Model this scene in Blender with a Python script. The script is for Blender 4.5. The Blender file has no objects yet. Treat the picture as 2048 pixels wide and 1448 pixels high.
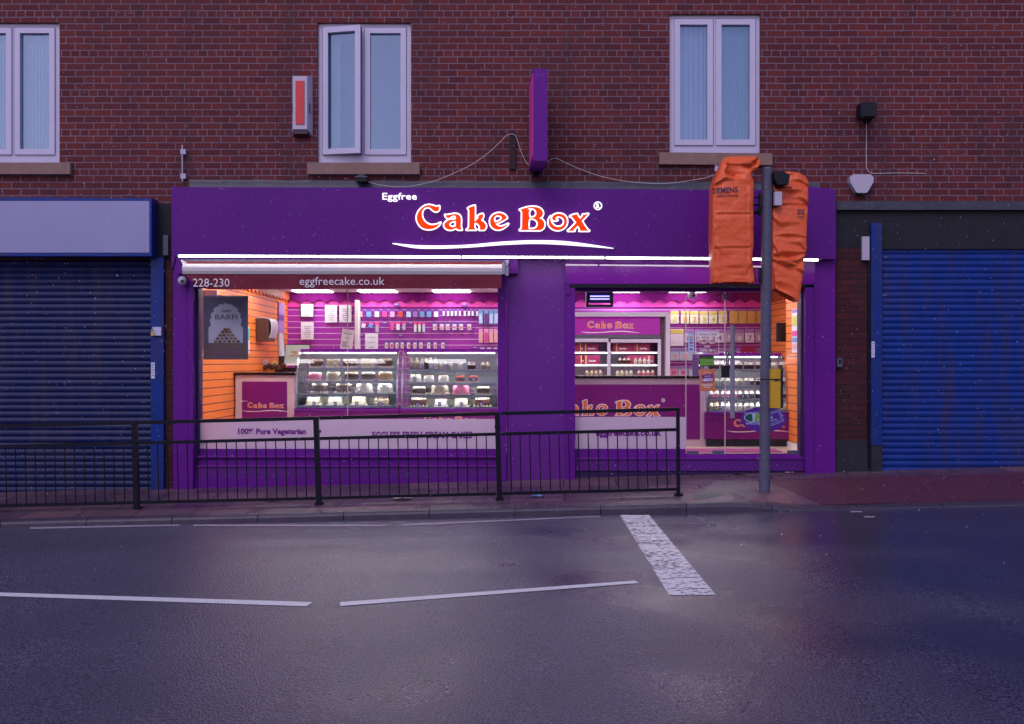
import bpy, bmesh, math, random
from mathutils import Vector, Matrix
from mathutils.bvhtree import BVHTree
from mathutils import noise as mnoise
random.seed(7)
R = math.radians
S = bpy.context.scene
COL = S.collection
# ------------------------------------------------------------------ camera, sky, sun, exposure
F, CY, CZ = 2036.0, -12.3, 1.6
cam = bpy.data.objects.new('camera', bpy.data.cameras.new('camera')); COL.objects.link(cam)
cam.location = (0, CY, CZ); cam.rotation_euler = (R(90), 0, 0)
cam.data.sensor_width = 36; cam.data.lens = 36*F/2048; cam.data.clip_end = 500
S.camera = cam
W_ = bpy.data.worlds.new('World'); S.world = W_; W_.use_nodes = True
nt = W_.node_tree; bg = nt.nodes['Background']
sky = nt.nodes.new('ShaderNodeTexSky'); sky.sky_type = 'NISHITA'; sky.sun_disc = False
sky.sun_elevation = R(38); sky.sun_rotation = R(200); sky.air_density = 1.0; sky.dust_density = 1.0
tn = nt.nodes.new('ShaderNodeMix'); tn.data_type = 'RGBA'; tn.blend_type = 'MULTIPLY'
tn.inputs[0].default_value = 1; tn.inputs[7].default_value = (0.92, 0.76, 1.0, 1)
nt.links.new(sky.outputs[0], tn.inputs[6]); nt.links.new(tn.outputs[2], bg.inputs[0])
bg.inputs[1].default_value = 0.15
sl = bpy.data.lights.new('sun', 'SUN'); sl.energy = 0.8; sl.angle = R(30); sl.color = (0.93, 0.86, 1.0)
sun = bpy.data.objects.new('sun', sl); COL.objects.link(sun)
sun.rotation_euler = (R(42), 0, R(-20))
S.view_settings.view_transform = 'Standard'; S.view_settings.look = 'None'
S.view_settings.exposure = 0.0; S.view_settings.gamma = 1; S.view_settings.use_curve_mapping = False

# ------------------------------------------------------------------ helpers
def W(px, py, Y):
    k = (Y - CY)/F
    return Vector(((px-1024)*k, Y, CZ-(py-724)*k))
def wloc(o):
    v = Vector((0, 0, 0))
    while o: v += o.location; o = o.parent
    return v
def tag(o, label=None, cat=None, group=None, kind=None):
    if label: o['label'] = label
    if cat: o['category'] = cat
    if group: o['group'] = group
    if kind: o['kind'] = kind
    return o
def empty(name, loc, label, cat, group=None, rz=0):
    o = bpy.data.objects.new(name, None); COL.objects.link(o); o.empty_display_size = .1
    o.location = loc; o.rotation_euler.z = rz
    return tag(o, label, cat, group)
def fin(bm, name, mats, parent=None, world=True, smooth=False, bev=0):
    """one mesh object; world=True: vertices are in world space"""
    if bev:
        bmesh.ops.bevel(bm, geom=[e for e in bm.edges if len(e.link_faces) == 2 and e.calc_face_angle(0) > .6],
                        offset=bev, segments=2, affect='EDGES', clamp_overlap=True)
    bmesh.ops.recalc_face_normals(bm, faces=bm.faces)
    off = Vector((0, 0, 0))
    if world:
        if parent: off = wloc(parent)
        elif bm.verts:
            xs = [v.co.x for v in bm.verts]; ys = [v.co.y for v in bm.verts]; zs = [v.co.z for v in bm.verts]
            off = Vector(((min(xs)+max(xs))/2, (min(ys)+max(ys))/2, min(zs)))
        for v in bm.verts: v.co -= off
    me = bpy.data.meshes.new(name); bm.to_mesh(me); bm.free()
    if smooth:
        for p in me.polygons: p.use_smooth = len(p.vertices) <= 4
    for m in (mats if isinstance(mats, (list, tuple)) else [mats]): me.materials.append(m)
    o = bpy.data.objects.new(name, me); COL.objects.link(o)
    if parent: o.parent = parent
    elif world: o.location = off
    return o
def box(bm, x0, x1, y0, y1, z0, z1, mi=0):
    v = [bm.verts.new((x, y, z)) for x in (x0, x1) for y in (y0, y1) for z in (z0, z1)]
    for q in ((0,1,3,2),(4,6,7,5),(0,4,5,1),(2,3,7,6),(0,2,6,4),(1,5,7,3)):
        f = bm.faces.new([v[i] for i in q]); f.material_index = mi
    return v
def prism(bm, pts, Yf, Yb, mi=0):
    """polygon of photo points on the plane Y=Yf, extruded straight back to Yb"""
    a = [bm.verts.new(W(x, y, Yf)) for x, y in pts]
    b = [bm.verts.new((v.co.x, Yb, v.co.z)) for v in a]
    bm.faces.new(a).material_index = mi; bm.faces.new(b[::-1]).material_index = mi
    n = len(a)
    for i in range(n): bm.faces.new((a[i], b[i], b[(i+1) % n], a[(i+1) % n])).material_index = mi
def rect(bm, x0, y0, x1, y1, Yf, Yb, mi=0):
    prism(bm, [(x0, y0), (x1, y0), (x1, y1), (x0, y1)], Yf, Yb, mi)
def RB(name, mat, parent, x0, y0, x1, y1, Yf, Yb, bev=0):
    bm = bmesh.new(); rect(bm, x0, y0, x1, y1, Yf, Yb); return fin(bm, name, mat, parent, bev=bev)
def PB(name, mat, parent, pts, Yf, Yb, bev=0):
    bm = bmesh.new(); prism(bm, pts, Yf, Yb); return fin(bm, name, mat, parent, bev=bev)
def BX(name, mat, parent, x0, x1, y0, y1, z0, z1, bev=0):
    bm = bmesh.new(); box(bm, x0, x1, y0, y1, z0, z1); return fin(bm, name, mat, parent, bev=bev)
def tube(bm, pts, r, n=8, cap=True, mi=0):
    pts = [Vector(p) for p in pts]; rings = []
    rs = r if isinstance(r, (list, tuple)) else [r]*len(pts)
    for i, p in enumerate(pts):
        d = (pts[min(i+1, len(pts)-1)]-pts[max(i-1, 0)]).normalized()
        u = d.cross(Vector((0, 0, 1)))
        if u.length < .05: u = d.cross(Vector((0, 1, 0)))
        u.normalize(); w = d.cross(u)
        rings.append([bm.verts.new(p+rs[i]*(math.cos(t)*u+math.sin(t)*w)) for t in [2*math.pi*k/n for k in range(n)]])
    for a, b in zip(rings, rings[1:]):
        for k in range(n): bm.faces.new((a[k], a[(k+1) % n], b[(k+1) % n], b[k])).material_index = mi
    if cap:
        for rg in (rings[0][::-1], rings[-1]): bm.faces.new([bm.verts.new(v.co) for v in rg]).material_index = mi
def lathe(bm, prof, n=20, c=(0, 0, 0), mi=0, axis='z'):
    c = Vector(c); rings = []
    for r, h in prof:
        ring = []
        for k in range(n):
            t = 2*math.pi*k/n
            ring.append(bm.verts.new(c+(Vector((r*math.cos(t), r*math.sin(t), h)) if axis == 'z' else Vector((r*math.cos(t), h, r*math.sin(t))))))
        rings.append(ring)
    for a, b in zip(rings, rings[1:]):
        for k in range(n): bm.faces.new((a[k], a[(k+1) % n], b[(k+1) % n], b[k])).material_index = mi
    bm.faces.new(rings[0][::-1]).material_index = mi; bm.faces.new(rings[-1]).material_index = mi
def blob(bm, c, r, sz=1, mi=0, sub=1):
    g = bmesh.ops.create_icosphere(bm, subdivisions=sub, radius=r)
    for v in g['verts']:
        v.co.z *= sz; v.co += Vector(c)
        for f in v.link_faces: f.material_index = mi
def catmull(pts, n=6):
    """pts: (x,y) or (x,y,1) for a corner; closed"""
    out = []; N = len(pts)
    for i in range(N):
        p1 = pts[i]; p2 = pts[(i+1) % N]
        p0 = pts[i-1] if len(p1) == 2 else p1
        p3 = pts[(i+2) % N] if len(p2) == 2 else p2
        for k in range(n):
            t = k/n; q = []
            for a in (0, 1):
                q.append(.5*((2*p1[a])+(-p0[a]+p2[a])*t+(2*p0[a]-5*p1[a]+4*p2[a]-p3[a])*t*t+(-p0[a]+3*p1[a]-3*p2[a]+p3[a])*t**3))
            out.append(tuple(q))
    return out
def smooth_line(pts, n=6):
    out = []; N = len(pts)
    for i in range(N-1):
        p0, p1, p2, p3 = pts[max(i-1, 0)], pts[i], pts[i+1], pts[min(i+2, N-1)]
        for k in range(n):
            t = k/n
            out.append(tuple(.5*((2*p1[a])+(-p0[a]+p2[a])*t+(2*p0[a]-5*p1[a]+4*p2[a]-p3[a])*t*t+(-p0[a]+3*p1[a]-3*p2[a]+p3[a])*t**3) for a in range(len(p1))))
    out.append(tuple(pts[-1])); return out
def curve_mesh(cu):
    ob = bpy.data.objects.new('tmp', cu); COL.objects.link(ob)
    dg = bpy.context.evaluated_depsgraph_get(); dg.update()
    me = bpy.data.meshes.new_from_object(ob.evaluated_get(dg))
    bpy.data.objects.remove(ob); bpy.data.curves.remove(cu)
    return me
def fill_loops(loops, extrude=0):
    cu = bpy.data.curves.new('c', 'CURVE'); cu.dimensions = '2D'; cu.fill_mode = 'BOTH'; cu.extrude = extrude
    for lp in loops:
        s = cu.splines.new('POLY'); s.points.add(len(lp)-1); s.use_cyclic_u = True
        for p, (x, y) in zip(s.points, lp): p.co = (x, y, 0, 1)
    return curve_mesh(cu)
_tc = {}
def text_raw(s, bold=0.0, ext=0.0):
    k = (s, bold, ext)
    if k in _tc: return _tc[k]
    cu = bpy.data.curves.new('t', 'FONT'); cu.body = s; cu.size = 1; cu.resolution_u = 2; cu.offset = bold; cu.extrude = ext
    me = curve_mesh(cu)
    vs = [v.co.copy() for v in me.vertices]; fs = [tuple(p.vertices) for p in me.polygons]
    bpy.data.meshes.remove(me)
    x0 = min(v.x for v in vs); x1 = max(v.x for v in vs); y0 = min(v.y for v in vs); y1 = max(v.y for v in vs)
    vs = [((v.x-x0)/(x1-x0), (v.y-y0)/(y1-y0), v.z) for v in vs]
    _tc[k] = (vs, fs); return _tc[k]
def text(bm, s, x0, y0, x1, y1, Y, bold=0.0, depth=0, mi=0, shear=0, rise=0):
    """lettering fitted to a photo rectangle on plane Y (faces the street); rise: px the right end climbs"""
    vs, fs = text_raw(s, bold, .5 if depth else 0)
    bv = []
    for u, v, w in vs:
        p = W(x0+(x1-x0)*u+shear*v, y1+(y0-y1)*v-rise*u, Y); p.y -= (w*depth)
        bv.append(bm.verts.new(p))
    for f in fs:
        try: bm.faces.new([bv[i] for i in f]).material_index = mi
        except ValueError: pass
def TX(name, mat, parent, s, x0, y0, x1, y1, Y, **k):
    bm = bmesh.new(); text(bm, s, x0, y0, x1, y1, Y, **k); return fin_t(bm, name, mat, parent)
def fin_t(bm, name, mat, parent):
    off = wloc(parent) if parent else Vector((0, 0, 0))
    for v in bm.verts: v.co -= off
    me = bpy.data.meshes.new(name); bm.to_mesh(me); bm.free(); me.materials.append(mat)
    o = bpy.data.objects.new(name, me); COL.objects.link(o); o.parent = parent
    return o
def copy_tree(o, parent=None):
    c = o.copy(); COL.objects.link(c)
    if parent is not None: c.parent = parent
    for ch in list(o.children): copy_tree(ch, c)
    return c

# ------------------------------------------------------------------ materials
def nodes(m): return m.node_tree.nodes, m.node_tree.links
def mat(name, col, rough=.6, metal=0, var=.12, vs=6, bump=0, bs=60, spec=.5, coat=0, emis=None, es=0, streak=0):
    m = bpy.data.materials.new(name); m.use_nodes = True; N, L = nodes(m); b = N['Principled BSDF']
    b.inputs['Roughness'].default_value = rough; b.inputs['Metallic'].default_value = metal
    b.inputs['Specular IOR Level'].default_value = spec; b.inputs['Coat Weight'].default_value = coat
    geo = N.new('ShaderNodeNewGeometry')
    if var:
        n = N.new('ShaderNodeTexNoise'); n.inputs['Scale'].default_value = vs; n.inputs['Detail'].default_value = 5
        L.new(geo.outputs['Position'], n.inputs['Vector'])
        mx = N.new('ShaderNodeMix'); mx.data_type = 'RGBA'
        mx.inputs[6].default_value = [c*(1-var) for c in col]+[1]; mx.inputs[7].default_value = [min(1, c*(1+var)) for c in col]+[1]
        L.new(n.outputs['Fac'], mx.inputs[0]); oc = mx.outputs[2]
        if streak:
            mp = N.new('ShaderNodeMapping'); mp.inputs['Scale'].default_value = (1, 1, .13); L.new(geo.outputs['Position'], mp.inputs[0])
            st = N.new('ShaderNodeTexNoise'); st.inputs['Scale'].default_value = 9; st.inputs['Detail'].default_value = 6; L.new(mp.outputs[0], st.inputs['Vector'])
            rm = N.new('ShaderNodeMapRange'); rm.inputs[1].default_value = .45; rm.inputs[2].default_value = .75; rm.inputs[4].default_value = streak; L.new(st.outputs['Fac'], rm.inputs[0])
            m3 = N.new('ShaderNodeMix'); m3.data_type = 'RGBA'; L.new(rm.outputs[0], m3.inputs[0]); L.new(oc, m3.inputs[6]); m3.inputs[7].default_value = (.05, .035, .06, 1); oc = m3.outputs[2]
        L.new(oc, b.inputs['Base Color'])
    else: b.inputs['Base Color'].default_value = (*col, 1)
    if bump:
        n2 = N.new('ShaderNodeTexNoise'); n2.inputs['Scale'].default_value = bs; n2.inputs['Detail'].default_value = 4
        L.new(geo.outputs['Position'], n2.inputs['Vector'])
        bp = N.new('ShaderNodeBump'); bp.inputs['Strength'].default_value = bump; bp.inputs['Distance'].default_value = .01
        L.new(n2.outputs['Fac'], bp.inputs['Height']); L.new(bp.outputs[0], b.inputs['Normal'])
    if es:
        b.inputs['Emission Color'].default_value = (*(emis or col), 1); b.inputs['Emission Strength'].default_value = es
    return m
def glass_mat(name, refl=.06, tint=(1, 1, 1), gcol=(1, 1, 1)):
    m = bpy.data.materials.new(name); m.use_nodes = True; N, L = nodes(m); N.remove(N['Principled BSDF'])
    o = N['Material Output']; t = N.new('ShaderNodeBsdfTransparent'); t.inputs[0].default_value = (*tint, 1)
    g = N.new('ShaderNodeBsdfGlossy'); g.inputs['Roughness'].default_value = .02; g.inputs[0].default_value = (*gcol, 1)
    fr = N.new('ShaderNodeFresnel'); fr.inputs[0].default_value = 1.45
    mp = N.new('ShaderNodeMath'); mp.operation = 'MAXIMUM'; mp.inputs[1].default_value = refl
    mx = N.new('ShaderNodeMixShader'); L.new(fr.outputs[0], mp.inputs[0]); L.new(mp.outputs[0], mx.inputs[0])
    L.new(t.outputs[0], mx.inputs[1]); L.new(g.outputs[0], mx.inputs[2]); L.new(mx.outputs[0], o.inputs[0])
    return m
def mth(N, L, op, a, b=None):
    n = N.new('ShaderNodeMath'); n.operation = op
    for i, v in enumerate((a, b)):
        if v is None: continue
        if isinstance(v, (int, float)): n.inputs[i].default_value = v
        else: L.new(v, n.inputs[i])
    return n.outputs[0]
def mixc(N, L, f, a, b, blend='MIX'):
    n = N.new('ShaderNodeMix'); n.data_type = 'RGBA'; n.blend_type = blend
    for i, v in ((0, f), (6, a), (7, b)):
        if isinstance(v, (int, float)): n.inputs[i].default_value = v
        elif isinstance(v, tuple): n.inputs[i].default_value = (*v, 1) if len(v) == 3 else v
        else: L.new(v, n.inputs[i])
    return n.outputs[2]
def noise_n(N, L, vec, scale, detail=4):
    n = N.new('ShaderNodeTexNoise'); n.inputs['Scale'].default_value = scale; n.inputs['Detail'].default_value = detail
    L.new(vec, n.inputs['Vector']); return n.outputs['Fac']
def ramp(N, L, f, a, b):
    n = N.new('ShaderNodeMapRange'); n.inputs[1].default_value = a; n.inputs[2].default_value = b; L.new(f, n.inputs[0]); return n.outputs[0]
def brick_mat(name, c1, c2, mortar, header=True, z0=4.34, x0=0.0, mort=.0070):
    m = bpy.data.materials.new(name); m.use_nodes = True; N, L = nodes(m); b = N['Principled BSDF']
    geo = N.new('ShaderNodeNewGeometry'); sp = N.new('ShaderNodeSeparateXYZ'); L.new(geo.outputs['Position'], sp.inputs[0])
    wob = noise_n(N, L, geo.outputs['Position'], 2.5, 3)
    H = .0800
    zz = mth(N, L, 'SUBTRACT', sp.outputs[2], z0); zz = mth(N, L, 'ADD', zz, mth(N, L, 'MULTIPLY', mth(N, L, 'SUBTRACT', wob, .5), .012))
    wob2 = noise_n(N, L, geo.outputs['Position'], 9, 2)
    xx = mth(N, L, 'ADD', mth(N, L, 'ADD', sp.outputs[0], 100*.2206+x0), mth(N, L, 'MULTIPLY', mth(N, L, 'SUBTRACT', wob2, .5), .018))
    zz2 = mth(N, L, 'ADD', zz, H*600)
    cb = N.new('ShaderNodeCombineXYZ'); L.new(xx, cb.inputs[0]); L.new(zz2, cb.inputs[1])
    def bt(w, off):
        t = N.new('ShaderNodeTexBrick'); t.inputs['Scale'].default_value = 1; t.inputs['Brick Width'].default_value = w
        t.inputs['Row Height'].default_value = H; t.inputs['Mortar Size'].default_value = mort; t.inputs['Mortar Smooth'].default_value = .3
        t.inputs['Bias'].default_value = -.1; t.offset = off; t.inputs['Color1'].default_value = (*c1, 1); t.inputs['Color2'].default_value = (*c2, 1)
        t.inputs['Mortar'].default_value = (*mortar, 1); L.new(cb.outputs[0], t.inputs['Vector']); return t
    A = bt(.2206, .5)
    colr, fac = A.outputs[0], A.outputs[1]
    if header:
        B = bt(.1103, .5)
        q = mth(N, L, 'FLOORED_MODULO', mth(N, L, 'FLOOR', mth(N, L, 'DIVIDE', zz2, H)), 6.0)
        sel = mth(N, L, 'LESS_THAN', q, .5)
        colr = mixc(N, L, sel, colr, B.outputs[0]); n = N.new('ShaderNodeMix'); L.new(sel, n.inputs[0]); L.new(fac, n.inputs[2]); L.new(B.outputs[1], n.inputs[3]); fac = n.outputs[0]
    grime = ramp(N, L, noise_n(N, L, geo.outputs['Position'], 1.3, 6), .3, .75)
    colr = mixc(N, L, grime, colr, mixc(N, L, .3, colr, (.05, .03, .045)))
    smp = N.new('ShaderNodeMapping'); smp.inputs['Scale'].default_value = (1, 1, .16); L.new(geo.outputs['Position'], smp.inputs[0])
    colr = mixc(N, L, mth(N, L, 'MULTIPLY', ramp(N, L, noise_n(N, L, smp.outputs[0], 3.2, 6), .5, .72), .45), colr, (.045, .03, .04))
    fine = noise_n(N, L, geo.outputs['Position'], 70, 5)
    colr = mixc(N, L, mth(N, L, 'MULTIPLY', ramp(N, L, fine, .3, .8), .5), colr, mixc(N, L, 1.0, colr, (.45, .42, .45), 'MULTIPLY'))
    L.new(colr, b.inputs['Base Color']); b.inputs['Roughness'].default_value = .7; b.inputs['Specular IOR Level'].default_value = .2
    hgt = mth(N, L, 'SUBTRACT', mth(N, L, 'MULTIPLY', fine, .35), fac)
    bp = N.new('ShaderNodeBump'); bp.inputs['Strength'].default_value = .8; bp.inputs['Distance'].default_value = .008
    L.new(hgt, bp.inputs['Height']); L.new(bp.outputs[0], b.inputs['Normal'])
    return m
def slat_mat(name, base, line, pitch, z0, lw, rough=.4):
    """slatwall: boards with grooves every `pitch` metres in z"""
    m = bpy.data.materials.new(name); m.use_nodes = True; N, L = nodes(m); b = N['Principled BSDF']
    geo = N.new('ShaderNodeNewGeometry'); sp = N.new('ShaderNodeSeparateXYZ'); L.new(geo.outputs['Position'], sp.inputs[0])
    q = mth(N, L, 'FLOORED_MODULO', mth(N, L, 'SUBTRACT', sp.outputs[2], z0), pitch)
    s = mth(N, L, 'LESS_THAN', q, lw)
    v = noise_n(N, L, geo.outputs['Position'], 3, 3)
    c = mixc(N, L, s, mixc(N, L, v, tuple(x*.9 for x in base), tuple(min(1, x*1.1) for x in base)), line)
    L.new(c, b.inputs['Base Color']); b.inputs['Roughness'].default_value = rough
    bp = N.new('ShaderNodeBump'); bp.inputs['Distance'].default_value = .006; bp.inputs['Strength'].default_value = .6
    L.new(mth(N, L, 'SUBTRACT', 1.0, s), bp.inputs['Height']); L.new(bp.outputs[0], b.inputs['Normal'])
    return m
M = {}
PURP = (.14, .010, .255)
M['purple'] = mat('purple_paint', PURP, .5, spec=.2, streak=.12, var=.12, vs=3, bump=.08, bs=25)
M['purple_fascia'] = mat('purple_fascia_panel', streak=.12, col=(.12, .010, .225), rough=.5, spec=.2, var=.12, vs=1.6, bump=.03, bs=12)
M['purple_gloss'] = mat('purple_powder_coat', (.19, .018, .3), .05, var=.08, vs=3)
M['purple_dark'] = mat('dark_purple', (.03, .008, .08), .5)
M['brick'] = brick_mat('red_brick', (.18, .032, .03), (.11, .02, .025), (.25, .175, .23))
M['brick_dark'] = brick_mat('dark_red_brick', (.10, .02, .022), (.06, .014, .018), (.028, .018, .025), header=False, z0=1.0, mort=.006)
M['lead'] = mat('lead_flashing', (.045, .048, .07), .5, var=.4, vs=9, bump=.6, bs=14)
M['stone'] = mat('sandstone_sill', (.26, .16, .13), .8, var=.25, vs=9, bump=.3)
M['upvc'] = mat('white_upvc', (.56, .54, .7), .35, var=.06)
M['black'] = mat('black_metal', (.006, .006, .013), .4, spec=.3, var=.3, bump=.05, bs=40)
M['black_plastic'] = mat('black_plastic', (.012, .012, .016), .4)
M['white_plastic'] = mat('white_plastic', (.5, .46, .56), .4, var=.05)
M['grey_metal'] = mat('galvanised_grey_steel', (.105, .105, .16), .5, metal=.0, spec=.3, var=.3, vs=14, bump=.1, bs=50)
M['chrome'] = mat('brushed_steel', (.5, .48, .55), .25, metal=1, var=.1)
M['cream_alu'] = mat('cream_aluminium', (.66, .62, .6), .4, var=.05)
M['maroon'] = mat('maroon_awning_canvas', (.19, .026, .045), .75, spec=.2, var=.2, vs=5, bump=.15, bs=30)
M['letter_cream'] = mat('cream_lettering', (.85, .82, .84), .6, var=0)
M['orange_bag'] = None
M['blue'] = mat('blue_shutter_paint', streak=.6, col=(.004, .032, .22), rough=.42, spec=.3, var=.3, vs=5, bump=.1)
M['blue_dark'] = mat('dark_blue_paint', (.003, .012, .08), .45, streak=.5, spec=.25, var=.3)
M['dark_void'] = mat('dark_painted_board', (.012, .012, .02), .8, var=.4, bump=.3, bs=12)
M['plinth'] = mat('black_painted_brick', (.02, .018, .03), .5, var=.4, bump=.5, bs=30)
M['led'] = mat('led_tube', (1, .98, .95), .4, var=0, emis=(1, .97, .93), es=15.0)
M['sign_white'] = mat('lit_white_acrylic', (1, 1, 1), .4, var=0, emis=(1, .97, .96), es=1.05)
M['sign_orange'] = mat('lit_orange_acrylic', (.5, .04, .0), .5, var=0, spec=.1, emis=(1, .045, .0), es=.78)
M['glass'] = glass_mat('shop_glass', .05)
M['case_glass'] = glass_mat('display_glass', .05, (.97, 1, 1))
M['mag'] = slat_mat('magenta_slatwall', (.33, .022, .37), (.7, .4, .72), .1016, 2.597, .013)
M['mag_plain'] = mat('magenta_panel', (.2, .006, .19), .35, var=.08)
M['mag_dark'] = mat('dark_magenta_pelmet', (.14, .008, .125), .9, spec=.05)
M['pink'] = mat('pink_scallop_board', (.72, .055, .42), .5, var=.05)
M['orange'] = slat_mat('orange_slatwall', (.9, .23, .035), (.09, .012, .03), .1016, .04, .011)
M['orange_dark'] = mat('orange_pelmet', (.48, .1, .03), .5)
M['orange_plain'] = mat('orange_post', (.85, .2, .02), .5)
M['white'] = mat('white_paint', (.78, .76, .78), .5, var=.04)
M['ceil'] = mat('ceiling_board', (.7, .62, .66), .8, var=.05)
M['panel_light'] = mat('ceiling_led_panel', (1, 1, 1), .5, var=0, emis=(1, .95, .97), es=12)
M['case_strip'] = mat('case_top_light', (1, 1, 1), .5, var=0, emis=(.93, .97, 1), es=10); M['shelf_fill'] = mat('shelf_fill_glow', (1, 1, 1), .5, var=0, emis=(.93, .97, 1), es=30)  # top strip, then the glow for fill bars added under the case shelves
M['floor_tile'] = mat('cream_floor_tile', (.62, .5, .42), .3, var=.08, vs=3)
M['mat_pink'] = mat('magenta_door_mat', (.35, .05, .22), .9)
M['paper'] = mat('white_paper', (.72, .7, .78), .7, var=.03)
M['ink'] = mat('grey_ink', (.12, .11, .2), .8, var=0)
M['granite'] = mat('black_granite_worktop', (.015, .012, .016), .2, var=.9, vs=60)
M['counter_cream'] = mat('pinkish_cream_laminate', (.66, .5, .56), .5, var=.05)
M['logo_orange'] = mat('printed_orange', (.8, .17, .05), .5, var=0)
M['logo_white'] = mat('printed_white', (.9, .84, .9), .5, var=0)
M['logo_purple'] = mat('purple_vinyl_lettering', (.19, .012, .25), .5, var=0)
M['red_print'] = mat('printed_red', (.6, .03, .05), .5, var=0)
M['cake_cream'] = mat('cream_icing', (.68, .6, .45), .55, var=.12, vs=40)
M['cake_white'] = mat('white_icing', (.7, .66, .6), .55, var=.08, vs=40)
M['cake_choc'] = mat('chocolate_sponge', (.075, .028, .022), .6, var=.4, vs=70)
M['cake_pink'] = mat('pink_icing', (.7, .16, .3), .55, var=.15, vs=60)
M['cake_red'] = mat('red_fruit', (.55, .05, .03), .4, var=.4, vs=70)
M['cake_nut'] = mat('nut_crumb', (.42, .25, .1), .8, var=.5, vs=110)
def speck():
    m = bpy.data.materials.new('speckled_chocolate_curls'); m.use_nodes = True; N, L = nodes(m); b = N['Principled BSDF']
    tc = N.new('ShaderNodeNewGeometry'); f = noise_n(N, L, tc.outputs['Position'], 130, 2)
    L.new(mixc(N, L, ramp(N, L, f, .46, .52), (.07, .03, .02), (.75, .62, .45)), b.inputs['Base Color']); return m
M['cake_speck'] = speck()
M['cake_blue'] = mat('blue_icing', (.15, .5, .65), .5, var=.1)
M['card_purple'] = mat('purple_price_card', (.16, .03, .28), .5, var=.1, vs=90)
M['card_pink'] = mat('magenta_box_card', (.3, .015, .1), .5, var=.1)
M['gold'] = mat('gold_ribbon', (.65, .42, .12), .35, var=.1)
M['steel_shelf'] = mat('shelf_steel', (.24, .25, .31), .4, metal=.2, var=.1)
def pkt(name, c): M[name] = mat(name, c, .4, var=.08, vs=30)
pkt('packet_lilac', (.32, .18, .5)); pkt('packet_blue', (.16, .32, .62)); pkt('packet_pink', (.75, .32, .55)); pkt('packet_white', (.7, .66, .78))
pkt('packet_yellow', (.62, .5, .13)); pkt('packet_orange', (.62, .36, .1)); pkt('packet_grey', (.42, .34, .48)); pkt('packet_violet', (.14, .05, .32)); pkt('packet_sky', (.5, .6, .85))
pkt('packet_cream', (.68, .66, .52)); pkt('packet_hot', (.75, .06, .3)); pkt('packet_lime', (.55, .6, .12)); pkt('packet_rose', (.75, .42, .42))
def frosted():
    m = bpy.data.materials.new('frosted_vinyl'); m.use_nodes = True; N, L = nodes(m); N.remove(N['Principled BSDF']); o = N['Material Output']
    d = N.new('ShaderNodeBsdfDiffuse'); d.inputs[0].default_value = (.88, .76, .9, 1)
    t = N.new('ShaderNodeBsdfTranslucent'); t.inputs[0].default_value = (.8, .7, .8, 1)
    x = N.new('ShaderNodeMixShader'); x.inputs[0].default_value = .5; L.new(d.outputs[0], x.inputs[1]); L.new(t.outputs[0], x.inputs[2])
    tr = N.new('ShaderNodeBsdfTransparent'); y = N.new('ShaderNodeMixShader'); y.inputs[0].default_value = .25; L.new(x.outputs[0], y.inputs[1]); L.new(tr.outputs[0], y.inputs[2]); L.new(y.outputs[0], o.inputs[0]); return m
M['frost'] = frosted()
def bag_mat():
    m = mat('orange_tarpaulin', (.84, .13, .035), .42, spec=.4, var=.15, vs=5); N, L = nodes(m); geo = N.new('ShaderNodeNewGeometry')
    w = N.new('ShaderNodeTexNoise'); w.inputs['Scale'].default_value = 4; L.new(geo.outputs['Position'], w.inputs['Vector'])
    ad = N.new('ShaderNodeVectorMath'); ad.operation = 'MULTIPLY_ADD'; L.new(w.outputs['Color'], ad.inputs[0]); ad.inputs[1].default_value = (.35, .35, .35); L.new(geo.outputs['Position'], ad.inputs[2])
    v = N.new('ShaderNodeTexVoronoi'); v.feature = 'DISTANCE_TO_EDGE'; v.inputs['Scale'].default_value = 5.5; L.new(ad.outputs[0], v.inputs['Vector'])
    v2 = N.new('ShaderNodeTexVoronoi'); v2.inputs['Scale'].default_value = 9; L.new(ad.outputs[0], v2.inputs['Vector'])
    h = mth(N, L, 'ADD', mth(N, L, 'ABSOLUTE', mth(N, L, 'SUBTRACT', noise_n(N, L, ad.outputs[0], 3.2, 2), .5)), mth(N, L, 'MULTIPLY', mth(N, L, 'ABSOLUTE', mth(N, L, 'SUBTRACT', noise_n(N, L, ad.outputs[0], 8, 2), .5)), .4))
    bp = N.new('ShaderNodeBump'); bp.inputs['Strength'].default_value = .35; bp.inputs['Distance'].default_value = .09
    L.new(h, bp.inputs['Height']); L.new(bp.outputs[0], N['Principled BSDF'].inputs['Normal']); return m
M['orange_bag'] = bag_mat()
M['bag_print'] = mat('dark_print', (.03, .02, .06), .6, var=0)
M['yellow'] = mat('yellow_push_unit', (.62, .36, .015), .45, var=.2, vs=20, bump=.15)

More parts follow.
